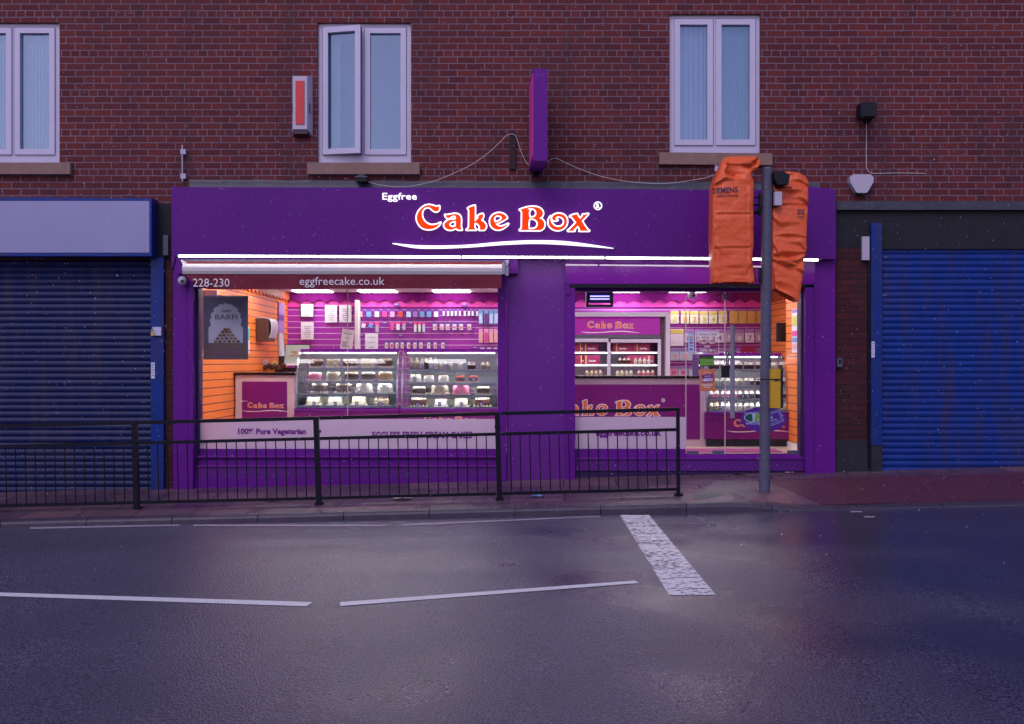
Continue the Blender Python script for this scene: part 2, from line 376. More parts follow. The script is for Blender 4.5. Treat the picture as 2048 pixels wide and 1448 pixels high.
def ground_mat(kind):
    m = bpy.data.materials.new(kind); m.use_nodes = True; N, L = nodes(m); b = N['Principled BSDF']
    geo = N.new('ShaderNodeNewGeometry'); P = geo.outputs['Position']
    if kind == 'wet_asphalt':
        g = noise_n(N, L, P, 80, 4); big = noise_n(N, L, P, .9, 5); mid = noise_n(N, L, P, 5, 4)
        vo = N.new('ShaderNodeTexVoronoi'); vo.inputs['Scale'].default_value = 75; L.new(P, vo.inputs['Vector'])
        c = mixc(N, L, ramp(N, L, g, .38, .66), (.02, .019, .032), (.19, .18, .27))
        c = mixc(N, L, mth(N, L, 'MULTIPLY', ramp(N, L, big, .35, .7), .5), c, (.055, .048, .075))
        speckc = mth(N, L, 'GREATER_THAN', noise_n(N, L, P, 210, 1), .71)
        c = mixc(N, L, mth(N, L, 'MULTIPLY', speckc, .6), c, (.3, .28, .36))
        sp = N.new('ShaderNodeSeparateXYZ'); L.new(P, sp.inputs[0])
        bw = noise_n(N, L, P, .8, 1.5)
        wet = ramp(N, L, mth(N, L, 'ADD', bw, mth(N, L, 'MULTIPLY', mth(N, L, 'SUBTRACT', sp.outputs[0], 1.2), .09)), .4, .75)
        c = mixc(N, L, mth(N, L, 'MULTIPLY', wet, .55), c, (.035, .03, .055))
        rn = N.new('ShaderNodeMapRange'); rn.inputs[3].default_value = .36; rn.inputs[4].default_value = .12; L.new(wet, rn.inputs[0])
        rr = mth(N, L, 'ADD', rn.outputs[0], mth(N, L, 'MULTIPLY', mth(N, L, 'SUBTRACT', mid, .5), .07))
        L.new(rr, b.inputs['Roughness']); L.new(c, b.inputs['Base Color'])
        bp = N.new('ShaderNodeBump'); bp.inputs['Distance'].default_value = .004
        L.new(mth(N, L, 'SUBTRACT', .75, mth(N, L, 'MULTIPLY', wet, .45)), bp.inputs['Strength'])
        L.new(mth(N, L, 'ADD', g, vo.outputs['Distance']), bp.inputs['Height']); L.new(bp.outputs[0], b.inputs['Normal'])
    elif kind == 'paving_slabs':
        mp = N.new('ShaderNodeMapping'); mp.inputs['Rotation'].default_value = (0, 0, R(2)); L.new(P, mp.inputs[0])
        t = N.new('ShaderNodeTexBrick'); t.inputs['Scale'].default_value = 1; t.inputs['Brick Width'].default_value = .62; t.inputs['Row Height'].default_value = .41
        t.inputs['Mortar Size'].default_value = .009; t.inputs['Color1'].default_value = (.26, .135, .14, 1); t.inputs['Color2'].default_value = (.105, .06, .08, 1)
        t.inputs['Mortar'].default_value = (.018, .012, .02, 1); L.new(mp.outputs[0], t.inputs['Vector'])
        big = noise_n(N, L, P, 1.7, 5); g = noise_n(N, L, P, 60, 4)
        c = mixc(N, L, ramp(N, L, big, .35, .7), t.outputs[0], mixc(N, L, 1.0, t.outputs[0], (.6, .55, .7), 'MULTIPLY'))
        c = mixc(N, L, mth(N, L, 'MULTIPLY', g, .35), c, (.1, .07, .1))
        c = mixc(N, L, mth(N, L, 'GREATER_THAN', noise_n(N, L, P, 28, 1), .74), c, (.35, .3, .36))
        L.new(c, b.inputs['Base Color'])
        rn = N.new('ShaderNodeMapRange'); rn.inputs[1].default_value = .3; rn.inputs[2].default_value = .7; rn.inputs[3].default_value = .2; rn.inputs[4].default_value = .5
        L.new(big, rn.inputs[0]); L.new(rn.outputs[0], b.inputs['Roughness'])
        bp = N.new('ShaderNodeBump'); bp.inputs['Distance'].default_value = .006; bp.inputs['Strength'].default_value = .6
        L.new(mth(N, L, 'SUBTRACT', mth(N, L, 'MULTIPLY', g, .4), t.outputs[1]), bp.inputs['Height']); L.new(bp.outputs[0], b.inputs['Normal'])
    elif kind == 'worn_paint':
        tr = N.new('ShaderNodeBsdfTransparent'); mx = N.new('ShaderNodeMixShader'); o = N['Material Output']
        g = noise_n(N, L, P, 26, 8); mp = N.new('ShaderNodeMapping'); mp.inputs['Scale'].default_value = (1, 3.0, 1); L.new(P, mp.inputs[0])
        big = noise_n(N, L, mp.outputs[0], 2.2, 4)
        m2 = N.new('ShaderNodeMapping'); m2.inputs['Scale'].default_value = (20, 26, 1); L.new(P, m2.inputs[0]); g = noise_n(N, L, m2.outputs[0], 1, 6)
        s = mth(N, L, 'ADD', mth(N, L, 'MULTIPLY', g, .7), mth(N, L, 'MULTIPLY', big, .4))
        f = ramp(N, L, s, .44, .55)
        m['wear'] = 1; b.inputs['Base Color'].default_value = (.8, .77, .8, 1); b.inputs['Roughness'].default_value = .5
        L.new(f, mx.inputs[0]); L.new(tr.outputs[0], mx.inputs[1]); L.new(b.outputs[0], mx.inputs[2]); L.new(mx.outputs[0], o.inputs[0])
    return m
M['asphalt'] = ground_mat('wet_asphalt'); M['paving'] = ground_mat('paving_slabs'); M['worn'] = ground_mat('worn_paint')
M['line_paint'] = mat('road_paint', (.8, .78, .8), .5, var=.3, vs=40, bump=.2)
M['line_faded'] = mat('faded_road_paint', (.4, .33, .39), .5, var=.3, vs=25, bump=.2)
M['kerb'] = mat('wet_kerb_stone', (.06, .047, .072), .42, var=.5, vs=8, bump=.4, bs=40)
M['tactile'] = mat('red_tactile_paving', (.11, .032, .055), .4, var=.3, vs=8, bump=.2)
M['soil_stain'] = mat('patch_asphalt', (.035, .033, .05), .45, var=.4, vs=20, bump=.4)

# ------------------------------------------------------------------ the ground
def pz(X, Y):      # pavement height
    d = 0 if X < 2.35 else min(1, (X-2.35)/.85)
    ramp_ = max(0, min(1, (-Y-.15)/1.35))
    return .17+.025*X+.086*Y-.085*d*ramp_
def rz(X, Y):      # road height
    return -.045+.022*X+.010*min(2.5, max(0, -1.5-Y))
def onroad(px, py, lift=0):
    lo, hi = -11.9, -1.4
    for _ in range(50):
        mid = (lo+hi)/2; p = W(px, py, mid)
        if p.z > rz(p.x, mid)+lift: lo = mid
        else: hi = mid
    p = W(px, py, (lo+hi)/2); p.z = rz(p.x, p.y)+lift; return p
def grid(name, m, X0, X1, Y0, Y1, nx, ny, zf):
    bm = bmesh.new(); g = [[bm.verts.new((X0+(X1-X0)*i/nx, Y0+(Y1-Y0)*j/ny, 0)) for j in range(ny+1)] for i in range(nx+1)]
    for r in g:
        for v in r: v.co.z = zf(v.co.x, v.co.y)
    for i in range(nx):
        for j in range(ny): bm.faces.new((g[i][j], g[i+1][j], g[i+1][j+1], g[i][j+1]))
    o = fin(bm, name, m); o.data.update(); o['kind'] = 'structure'; return o
grid('road', M['asphalt'], -45, 45, -45, -1.49, 90, 40, rz)
grid('pavement', M['paving'], -45, 45, -1.38, .6, 300, 20, pz)
# kerb stones: one run, joints modelled as small gaps
bm = bmesh.new()
x = -30.0
while x < 30:
    L_ = .91; a, b_ = x+.004, x+L_-.004
    n = 4
    for k in range(n):
        xa, xb = a+(b_-a)*k/n, a+(b_-a)*(k+1)/n
        prof = lambda X: [(-1.38, pz(X, -1.38)+.002), (-1.47, pz(X, -1.5)+.004), (-1.492, pz(X, -1.5)-.008), (-1.5, pz(X, -1.5)-.03), (-1.505, rz(X, -1.5)-.06), (-1.38, rz(X, -1.5)-.06)]
        A = [bm.verts.new((xa, y, z)) for y, z in prof(xa)]; B = [bm.verts.new((xb, y, z)) for y, z in prof(xb)]
        for i in range(6): bm.faces.new((A[i], A[(i+1) % 6], B[(i+1) % 6], B[i]))
        if k == 0: bm.faces.new(A)
        if k == n-1: bm.faces.new(B[::-1])
    x += L_
bmesh.ops.remove_doubles(bm, verts=bm.verts, dist=.0005)
fin(bm, 'kerb', M['kerb'])['kind'] = 'structure'
def road_poly(name, m, pts, lift=.004, sub=24):
    """quad strip: pts top-left, top-right, bottom-right, bottom-left"""
    a, b, c, d = pts; bm = bmesh.new(); prev = None
    for k in range(sub+1):
        t = k/sub; u = (a[0]+(b[0]-a[0])*t, a[1]+(b[1]-a[1])*t); v = (d[0]+(c[0]-d[0])*t, d[1]+(c[1]-d[1])*t)
        p, q = bm.verts.new(onroad(*u, lift)), bm.verts.new(onroad(*v, lift))
        if prev: bm.faces.new((prev[0], p, q, prev[1]))
        prev = (p, q)
    o = fin(bm, name, m); o['kind'] = 'structure'; return o
road_poly('lane_line', M['line_paint'], [(-60, 1183), (625, 1204), (613, 1212.5), (-60, 1190)])
road_poly('lane_line', M['line_paint'], [(680, 1204), (1270, 1161), (1278, 1166), (680, 1212)])
road_poly('edge_line', M['line_faded'], [(60, 1054), (362, 1048.5), (358, 1051.5), (60, 1058)])
road_poly('edge_line', M['line_faded'], [(387, 1049), (774, 1049.5), (770, 1052.5), (387, 1052)])
road_poly('edge_line', M['line_faded'], [(800, 1048.5), (1200, 1031.5), (1200, 1033.5), (806, 1051.5)])
# broad worn bar, divided along its length
bm = bmesh.new(); G = []
for i in range(17):
    t = i/16; G.append([bm.verts.new(onroad(1240+(1338-1240)*t+((1298+(1432-1298)*t)-(1240+(1338-1240)*t))*s, 1030+(1190-1030)*t, .004)) for s in (0, .5, 1)])
for i in range(16):
    for j in range(2): bm.faces.new((G[i][j], G[i][j+1], G[i+1][j+1], G[i+1][j]))
fin(bm, 'stop_bar_marking', M['worn'])['kind'] = 'structure'
road_poly('worn_dash', M['line_faded'], [(1702, 1022), (1724, 1022), (1724, 1024.5), (1700, 1024.5)], sub=3)
road_poly('worn_dash', M['line_faded'], [(1728, 1032), (1748, 1032), (1750, 1035), (1730, 1035)], sub=3)
# tactile paving
bm = bmesh.new()
TX0, TX1, TY0, TY1 = 3.35, 7.0, -1.36, -.28
nx, ny = 36, 10
def tx(i, j): return TX0+(TX1-TX0)*i/nx-(.35*(1-j/ny) if i == 0 else 0)
g = [[bm.verts.new((TX0-(.45*(j/ny-0) if False else 0)+(TX1-TX0)*i/nx, TY0+(TY1-TY0)*j/ny, 0)) for j in range(ny+1)] for i in range(nx+1)]
for i, r in enumerate(g):
    for j, v in enumerate(r):
        v.co.x += -.42*(j/ny)*(1-i/nx); v.co.z = pz(v.co.x, v.co.y)+.005
for i in range(nx):
    for j in range(ny): bm.faces.new((g[i][j], g[i+1][j], g[i+1][j+1], g[i][j+1]))
yy = TY0+.03
while yy < TY1-.02:
    xx = TX0+.03-.42*((yy-TY0)/(TY1-TY0))
    while xx < 6.0:
        z = pz(xx, yy)+.005
        t = [bm.verts.new((xx+.011*math.cos(a), yy+.011*math.sin(a), z+.006)) for a in [k*math.pi/3 for k in range(6)]]
        u = [bm.verts.new((xx+.017*math.cos(a), yy+.017*math.sin(a), z)) for a in [k*math.pi/3 for k in range(6)]]
        bm.faces.new(t)
        for k in range(6): bm.faces.new((u[k], u[(k+1) % 6], t[(k+1) % 6], t[k]))
        xx += .066
    yy += .066
fin(bm, 'tactile_paving', M['tactile'])['kind'] = 'structure'
bm = bmesh.new()   # asphalt patch in the pavement
for a in [[(1.95, -1.28), (2.55, -1.25), (2.5, -.98), (2.0, -1.0)]]:
    bm.faces.new([bm.verts.new((x, y, pz(x, y)+.004)) for x, y in a])
fin(bm, 'pavement_patch', M['soil_stain'])['kind'] = 'structure'

# ------------------------------------------------------------------ brick building
BL = empty('brick_building', (0, 0, 0), 'two storey red brick building with white upper windows above the purple cake shop', 'building')
def wx(px, Y=.04): return W(px, 0, Y).x
def wz(py, Y=.04): return W(0, py, Y).z
holes = [(wx(-68), wx(119), wz(325), wz(45)), (wx(635), wx(822), wz(325), wz(45)), (wx(1339), wx(1521), wz(306), wz(28))]
bm = bmesh.new(); YB = .04
xs = sorted({-14.0, 14.0, *[h[0] for h in holes], *[h[1] for h in holes]})
ZL = wz(425)
for xa, xb in zip(xs, xs[1:]):
    h = next((h for h in holes if h[0] <= (xa+xb)/2 <= h[1]), None)
    for z0, z1 in ([(ZL, h[2]), (h[3], 9.0)] if h else [(ZL, 9.0)]):
        bm.faces.new([bm.verts.new(p) for p in ((xa, YB, z0), (xb, YB, z0), (xb, YB, z1), (xa, YB, z1))])
for h in holes:
    for a, b_ in (((h[0], h[2]), (h[0], h[3])), ((h[0], h[3]), (h[1], h[3])), ((h[1], h[3]), (h[1], h[2]))):
        bm.faces.new([bm.verts.new(p) for p in ((a[0], YB, a[1]), (b_[0], YB, b_[1]), (b_[0], YB+.2, b_[1]), (a[0], YB+.2, a[1]))])
fin(bm, 'brick_wall', M['brick'], BL)
BX('roof', M['lead'], BL, -14, 14, -.15, 6, 9.0, 9.15)
BX('back_wall', M['brick_dark'], BL, -14, 14, 6.0, 6.2, -.5, 9)
M['curtain'] = mat('net_curtain', (.2, .33, .4), .9, var=.2, vs=20)
M['blind'] = mat('vertical_blind', (.3, .36, .5), .8, var=.1)
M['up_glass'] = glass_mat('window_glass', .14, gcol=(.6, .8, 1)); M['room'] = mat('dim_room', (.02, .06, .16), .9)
def upper_window(x0, x1, ybot, ytop, open_left, cur, split=None):
    Yf = .09; m = split or (x0+x1)/2
    fr = bmesh.new()
    rect(fr, x0, ytop, x0+9, ybot, Yf, Yf+.07); rect(fr, x1-9, ytop, x1, ybot, Yf, Yf+.07)
    rect(fr, x0+9, ybot-15, x1-9, ybot, Yf, Yf+.07); rect(fr, x0+9, ytop, x1-9, ytop+9, Yf, Yf+.07)
    rect(fr, m-2, ytop+9, m+2, ybot-15, Yf, Yf+.07)
    win = fin(fr, 'window', M['upvc'], BL, bev=.004)
    for side in (0, 1):
        a, b_ = (x0+10, m-3) if side == 0 else (m+3, x1-10); t, bo = ytop+10, ybot-16
        Y2 = Yf-.022 if not (side == 0 and open_left) else Yf-.03
        sb = bmesh.new(); w = 11
        rect(sb, a, t, a+w, bo, Y2, Yf+.05); rect(sb, b_-w, t, b_, bo, Y2, Yf+.05)
        prism(sb, [(a+w, bo-w), (b_-w, bo-w), (b_-w, bo), (a+w, bo)], Y2, Yf+.05); rect(sb, a+w, t, b_-w, t+w, Y2, Yf+.05)
        if side == 0 and open_left:     # hinged at the left, standing a little open
            px = W(a, 0, Y2).x
            for v in sb.verts:
                dx = v.co.x-px; v.co.y -= dx*.22
        fin(sb, 'sash', M['upvc'], win, bev=.003)
        gb = bmesh.new(); rect(gb, a+w-1, t+w-1, b_-w+1, bo-w+1, Yf+.02, Yf+.03)
        if side == 0 and open_left:
            for v in gb.verts: v.co.y -= (v.co.x-px)*.22
        fin(gb, 'pane', M['up_glass'], win)
        cb = bmesh.new()
        kind = cur[side]
        if kind == 'net': 
            n = 40; A = None
            for k in range(n+1):
                u = a+w+(b_-a-2*w)*k/n; yv = Yf+.12+.012*math.sin(k*1.3); p = bm_p = [cb.verts.new(W(u, t, yv)), cb.verts.new(W(u, bo, yv))]
                if A: cb.faces.new((A[0], p[0], p[1], A[1]))
                A = p
            fin(cb, 'net_curtain', M['curtain'], win)
        elif kind == 'half':
            n = 20; A = None
            for k in range(n+1):
                u = a+w-4+(b_-a-2*w)*.52*k/n; yv = Yf+.14+.015*math.sin(k*1.6); p = [cb.verts.new(W(u, t, yv)), cb.verts.new(W(u, bo+4, yv))]
                if A: cb.faces.new((A[0], p[0], p[1], A[1]))
                A = p
            fin(cb, 'curtain', M['curtain'], win)
        elif kind == 'blind':
            u = a+w-3
            while u < b_-w+4: rect(cb, u, t, u+9, bo+4, Yf+.12, Yf+.125); u += 10
            fin(cb, 'vertical_blind', M['blind'], win)
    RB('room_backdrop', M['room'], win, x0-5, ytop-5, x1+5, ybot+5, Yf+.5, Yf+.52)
upper_window(-68, 119, 325, 45, False, ('net', 'net'))
upper_window(635, 822, 325, 45, True, ('half', 'blank'), 726)
upper_window(1339, 1521, 306, 28, False, ('blind', 'net'), 1429)
for a in ((-88, 140, 325, 348), (614, 839, 325, 348)): RB('window_sill', M['stone'], BL, a[0], a[2], a[1], a[3], -.03, .24, bev=.005)
PB('window_sill', M['stone'], BL, [(1319, 304.5), (1545, 306.5), (1545, 330), (1319, 328)], -.03, .24, bev=.005)
# lead flashing along the top of the fascia, slightly buckled
bm = bmesh.new(); A = None; n = 160
for k in range(n+1):
    u = 378+(1640-378)*k/n; t = (u-347)/1325
    top = 359+6*t+2.2*mnoise.noise(Vector((u*.02, 0, 0))); lo = 377+6*t
    y1 = .028+.008*mnoise.noise(Vector((u*.05, 3, 0))); 
    p = [bm.verts.new(W(u, top, .037)), bm.verts.new(W(u, (top*2+lo)/3, .02+y1-.028)), bm.verts.new(W(u, (top+2*lo)/3, y1)), bm.verts.new(W(u, lo+5, -.05+.006*mnoise.noise(Vector((u*.03, 9, 0)))))]
    if A:
        for i in range(3): bm.faces.new((A[i], p[i], p[i+1], A[i+1]))
    A = p
fin(bm, 'lead_flashing', M['lead'], BL, smooth=True)
# fascia
PB('fascia', M['purple_fascia'], BL, [(349, 374), (700, 375), (1000, 375.5), (1350, 379), (1672, 380), (1672, 518), (349, 511)], -.16, .1, bev=.004)
PB('fascia_return', M['purple'], BL, [(343, 372), (352, 372), (352, 512), (343, 540)], -.06, .1, bev=.004)
PB('fascia_cap', M['purple'], BL, [(1612, 373), (1660, 377), (1672, 380), (1672, 384), (1612, 384)], -.1, .1)
for xj in (702, 1000, 1352): RB('panel_joint', M['purple_dark'], BL, xj, 377.5, xj+.8, 509, -.1607, -.155)
# pilasters & guide rails
def VB(name, m, x0, x1, y0, Yf, Yb=.22, bev=.004, ybot=985): return RB(name, m, BL, x0, y0, x1, ybot, Yf, Yb, bev)
VB('pilaster', M['purple'], 346, 375.5, 511, -.04); VB('pilaster', M['purple'], 1628, 1671, 517, -.04)
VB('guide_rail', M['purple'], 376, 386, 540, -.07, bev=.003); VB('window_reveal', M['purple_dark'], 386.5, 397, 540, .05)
M['purple_satin'] = mat('purple_satin_panel', PURP, .5, var=.1, vs=3, spec=.5)
VB('pillar', M['purple_satin'], 1013, 1131, 515, .0); VB('guide_rail', M['purple'], 995.5, 1012.5, 545, -.05, bev=.003)
VB('guide_rail', M['purple'], 1131.5, 1150, 568, -.05, bev=.003)
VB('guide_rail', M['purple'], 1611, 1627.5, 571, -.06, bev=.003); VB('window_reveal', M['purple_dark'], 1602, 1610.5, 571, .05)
bm = bmesh.new(); rect(bm, 352, 509, 1020, 575, .06, .22); rect(bm, 1130, 510, 1630, 583, .08, .22); fin(bm, 'lintel', M['purple'], BL)
RB('shutter_box', M['purple_gloss'], BL, 1131, 517.5, 1630, 568, -.07, .079, bev=.005)
bm = bmesh.new(); rect(bm, 1134, 568, 1628, 574.5, -.06, .06); fin(bm, 'shutter_slot', M['black'], BL)
RB('shutter_box', M['purple'], BL, 352, 516, 1036, 547, -.13, .059, bev=.005)
bm = bmesh.new()      # little catch beside the right hand shutter box
rect(bm, 1133, 553, 1138, 590, -.075, -.051); rect(bm, 1129, 562, 1142, 566, -.08, -.076); rect(bm, 1132, 581, 1140, 586, -.08, -.076)
fin(bm, 'shutter_catch', M['purple'], BL, bev=.001)
# stall risers
def diamond():
    m = bpy.data.materials.new('purple_chequer_plate'); m.use_nodes = True; N, L = nodes(m); b = N['Principled BSDF']
    geo = N.new('ShaderNodeNewGeometry'); sp = N.new('ShaderNodeSeparateXYZ'); L.new(geo.outputs['Position'], sp.inputs[0])
    u = mth(N, L, 'PINGPONG', mth(N, L, 'ADD', sp.outputs[0], sp.outputs[2]), .035); v = mth(N, L, 'PINGPONG', mth(N, L, 'SUBTRACT', sp.outputs[0], sp.outputs[2]), .035)
    h = mth(N, L, 'MINIMUM', u, v); h2 = mth(N, L, 'LESS_THAN', h, .004)
    L.new(mixc(N, L, h2, (.11, .01, .21), (.17, .025, .3)), b.inputs['Base Color']); b.inputs['Roughness'].default_value = .4
    bp = N.new('ShaderNodeBump'); bp.inputs['Distance'].default_value = .003; L.new(h2, bp.inputs['Height']); L.new(bp.outputs[0], b.inputs['Normal']); return m
M['chequer'] = diamond()
sr = RB('stall_riser', M['purple'], BL, 397.5, 898, 995, 912, .09, .22)
RB('sill_ledge', M['purple_gloss'], sr, 386, 911.5, 995, 915, .01, .2, bev=.002); RB('panel', M['purple'], sr, 397.5, 915, 995, 931, .05, .2)
RB('sill_ledge', M['purple_gloss'], sr, 386, 930.5, 995, 933.5, -.01, .2, bev=.002); RB('plate', M['chequer'], sr, 386, 933.5, 995, 957, .01, .2)
RB('plinth', M['purple'], sr, 386, 957, 995, 990, -.01, .2)
sr = RB('stall_riser', M['purple'], BL, 1150, 898, 1371, 916, .09, .22)
RB('sill_ledge', M['purple_gloss'], sr, 1150, 915.5, 1611, 918.5, .01, .2, bev=.002); RB('plate', M['chequer'], sr, 1150, 918.5, 1611, 941.5, .03, .2)
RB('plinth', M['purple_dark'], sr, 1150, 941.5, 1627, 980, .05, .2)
RB('threshold', M['purple_gloss'], BL, 1371, 909, 1602, 915.5, .05, .3, bev=.002)
BX('foundation', M['plinth'], BL, -14, 14, .21, .3, -.6, .34)

# shop windows & door
GY = .12
w1 = RB('shop_window', M['glass'], BL, 397, 570, 995, 898, GY, GY+.01)
RB('glass_joint', M['counter_cream'], w1, 694.4, 575, 695.6, 832, GY-.004, GY+.012)
RB('frosted_band', M['frost'], w1, 397.5, 838, 995, 897.5, GY-.006, GY-.003)
TX('lettering', M['logo_purple'], w1, '100% Pure Vegetarian', 476, 856.5, 612, 872, GY-.010, bold=.045)
TX('lettering', M['logo_purple'], w1, 'EGGLESS FRESH CREAM CAKES', 744, 863, 945, 877, GY-.010, bold=.045)
w2 = RB('shop_window', M['glass'], BL, 1150, 575, 1371.5, 898, GY, GY+.01)
RB('frosted_band', M['frost'], w2, 1150.5, 834, 1371, 897.5, GY-.006, GY-.003)
TX('lettering', M['logo_purple'], w2, 'eggfreecake.co.uk', 1191, 858, 1323, 876, GY-.010, bold=.045)
RB('glass_joint', M['counter_cream'], w2, 1371.2, 575, 1372.6, 898, GY-.004, GY+.012)
w3 = RB('side_panel', M['glass'], BL, 1373, 575, 1449, 908, GY, GY+.01)
RB('patch_fitting', M['grey_metal'], w3, 1374, 902, 1398, 908.5, GY-.01, GY+.02, .002); RB('patch_fitting', M['grey_metal'], w3, 1425, 901, 1448, 908.5, GY-.01, GY+.02, .002)
dr = RB('glass_door', M['glass'], BL, 1451, 577, 1601.5, 908, GY, GY+.012)
RB('glass_joint', M['counter_cream'], dr, 1449.6, 577, 1451, 908, GY-.004, GY+.014)
RB('edge_strip', M['chrome'], dr, 1600, 577, 1602, 908, GY-.006, GY+.016)
RB('patch_fitting', M['grey_metal'], dr, 1576, 901, 1601, 908.5, GY-.01, GY+.022, .002); RB('patch_fitting', M['grey_metal'], dr, 1446, 588, 1453, 599, GY-.01, GY+.022, .002)
bm = bmesh.new(); tube(bm, [W(1465, 650, GY-.07), W(1465, 836, GY-.07)], .028, 16); tube(bm, [W(1465, 668, GY-.07), W(1465, 668, GY)], .01); tube(bm, [W(1465, 820, GY-.07), W(1465, 820, GY)], .01)
hd = fin(bm, 'handle', mat('satin_steel', (.3, .29, .38), .35, metal=.3, var=.1), dr, smooth=True)
RB('push_label', M['purple_dark'], dr, 1452, 703, 1458, 729, GY-.006, GY-.003)
for i, ch in enumerate('PUSH'): TX('lettering', M['logo_white'], dr, ch, 1453.5, 704.5+i*6, 1456.7, 709+i*6, GY-.008, bold=.03)
RB('lock_case', M['black_plastic'], dr, 1443, 731, 1459, 755, GY-.03, GY-.001, bev=.003)

# interior shell
IX0, IX1, IY1, FZ, CZL = -3.88, 4.47, 5.3, .48, 2.80
shell = bmesh.new(); box(shell, -4.3, 4.9, .2, 5.6, .36, FZ); fin(shell, 'shop_floor', M['floor_tile'], BL)
BX('ceiling', M['ceil'], BL, -4.3, 4.9, .1, 5.6, CZL, CZL+.1)
BX('back_slatwall', M['mag'], BL, IX0, IX1, IY1, IY1+.1, FZ, CZL)
BX('side_slatwall', M['orange'], BL, IX0-.1, IX0, .2, IY1, FZ, CZL)
bm = bmesh.new(); box(bm, 3.66, 3.8, .2, 1.3, FZ, CZL); box(bm, 3.8, 4.55, 1.2, 1.3, FZ, CZL); box(bm, IX1, 4.6, 1.3, IY1, FZ, CZL); fin(bm, 'side_slatwall', M['orange'], BL)
RBm = bmesh.new(); box(RBm, 3.645, 3.66, .2, 1.3, FZ, FZ+.07); fin(RBm, 'skirting', M['white'], BL)
RB('wall_trim', M['orange_plain'], BL, 534.5, 604, 538, 745, 4.3, 4.4); RB('wall_trim', M['orange_plain'], BL, 557.5, 600, 562, 745, 5.15, 5.28)
RB('wall_trim', M['white'], BL, 709.5, 600, 716, 700, 5.0, 5.29)
def pelmet(name, m, back, pts0, d, n, pitch, zlow, amp, Z1=CZL):
    """board with scalloped lower edge from pts0 along direction d"""
    bm = bmesh.new(); p0 = Vector(pts0); d = Vector(d); nrm = Vector((-d.y, d.x, 0)); tot = n*pitch; N = n*10; A = None
    for k in range(N+1):
        s = tot*k/N; ph = (s/pitch) % 1; z = zlow+amp*abs(math.sin(math.pi*ph))**1.1
        q = p0+d*s; row = [bm.verts.new((q.x, q.y, z)), bm.verts.new((q.x, q.y, Z1)), bm.verts.new((q.x-nrm.x*.02, q.y-nrm.y*.02, z)), bm.verts.new((q.x-nrm.x*.02, q.y-nrm.y*.02, Z1))]
        if A:
            bm.faces.new((A[0], row[0], row[1], A[1])); bm.faces.new((A[2], A[3], row[3], row[2])); bm.faces.new((A[0], A[2], row[2], row[0]))
        A = row
    return fin(bm, name, m, BL)
BX('scallop_board', M['pink'], BL, IX0+.002, IX1-.002, IY1-.03, IY1-.002, 2.55, CZL-.01)
pelmet('pelmet', M['mag_dark'], 0, (IX0, IY1-.06, 0), (1, 0, 0), 37, .2257, 2.615, .055)
pelmet('pelmet', M['orange_dark'], 0, (IX0+.03, .3, 0), (0, 1, 0), 22, .2257, 2.62, .055)
BX('scallop_board', M['orange_plain'], BL, IX0+.001, IX0+.012, .3, 5.2, 2.6, CZL-.01)
pelmet('pelmet', M['orange_dark'], 0, (IX1-.03, 1.4, 0), (0, 1, 0), 17, .2257, 2.615, .055)
# ceiling light panels; the two nearer rows are hidden, added to light the shop
k = 0
for Xc in (-3.37, -2.27, -1.02, .3, 1.87, 3.0):
    for Yc in (.9, 2.6, 4.92):
        hw_ = .31 if Yc < 4 else .22
        bm = bmesh.new(); box(bm, Xc-.31, Xc+.31, Yc-hw_, Yc+hw_, CZL-.012, CZL-.001)
        o = fin(bm, 'ceiling_light_panel', M['panel_light'])
        tag(o, 'flat white light panel in the ceiling, %s of the row %s' % (('leftmost', 'second from left', 'third from left', 'third from right', 'second from right', 'rightmost')[k//3], ('added unseen by the window glass', 'added unseen over the counters', 'by the back wall')[k % 3]), 'ceiling light', 'light panels in the shop ceiling')
        k += 1

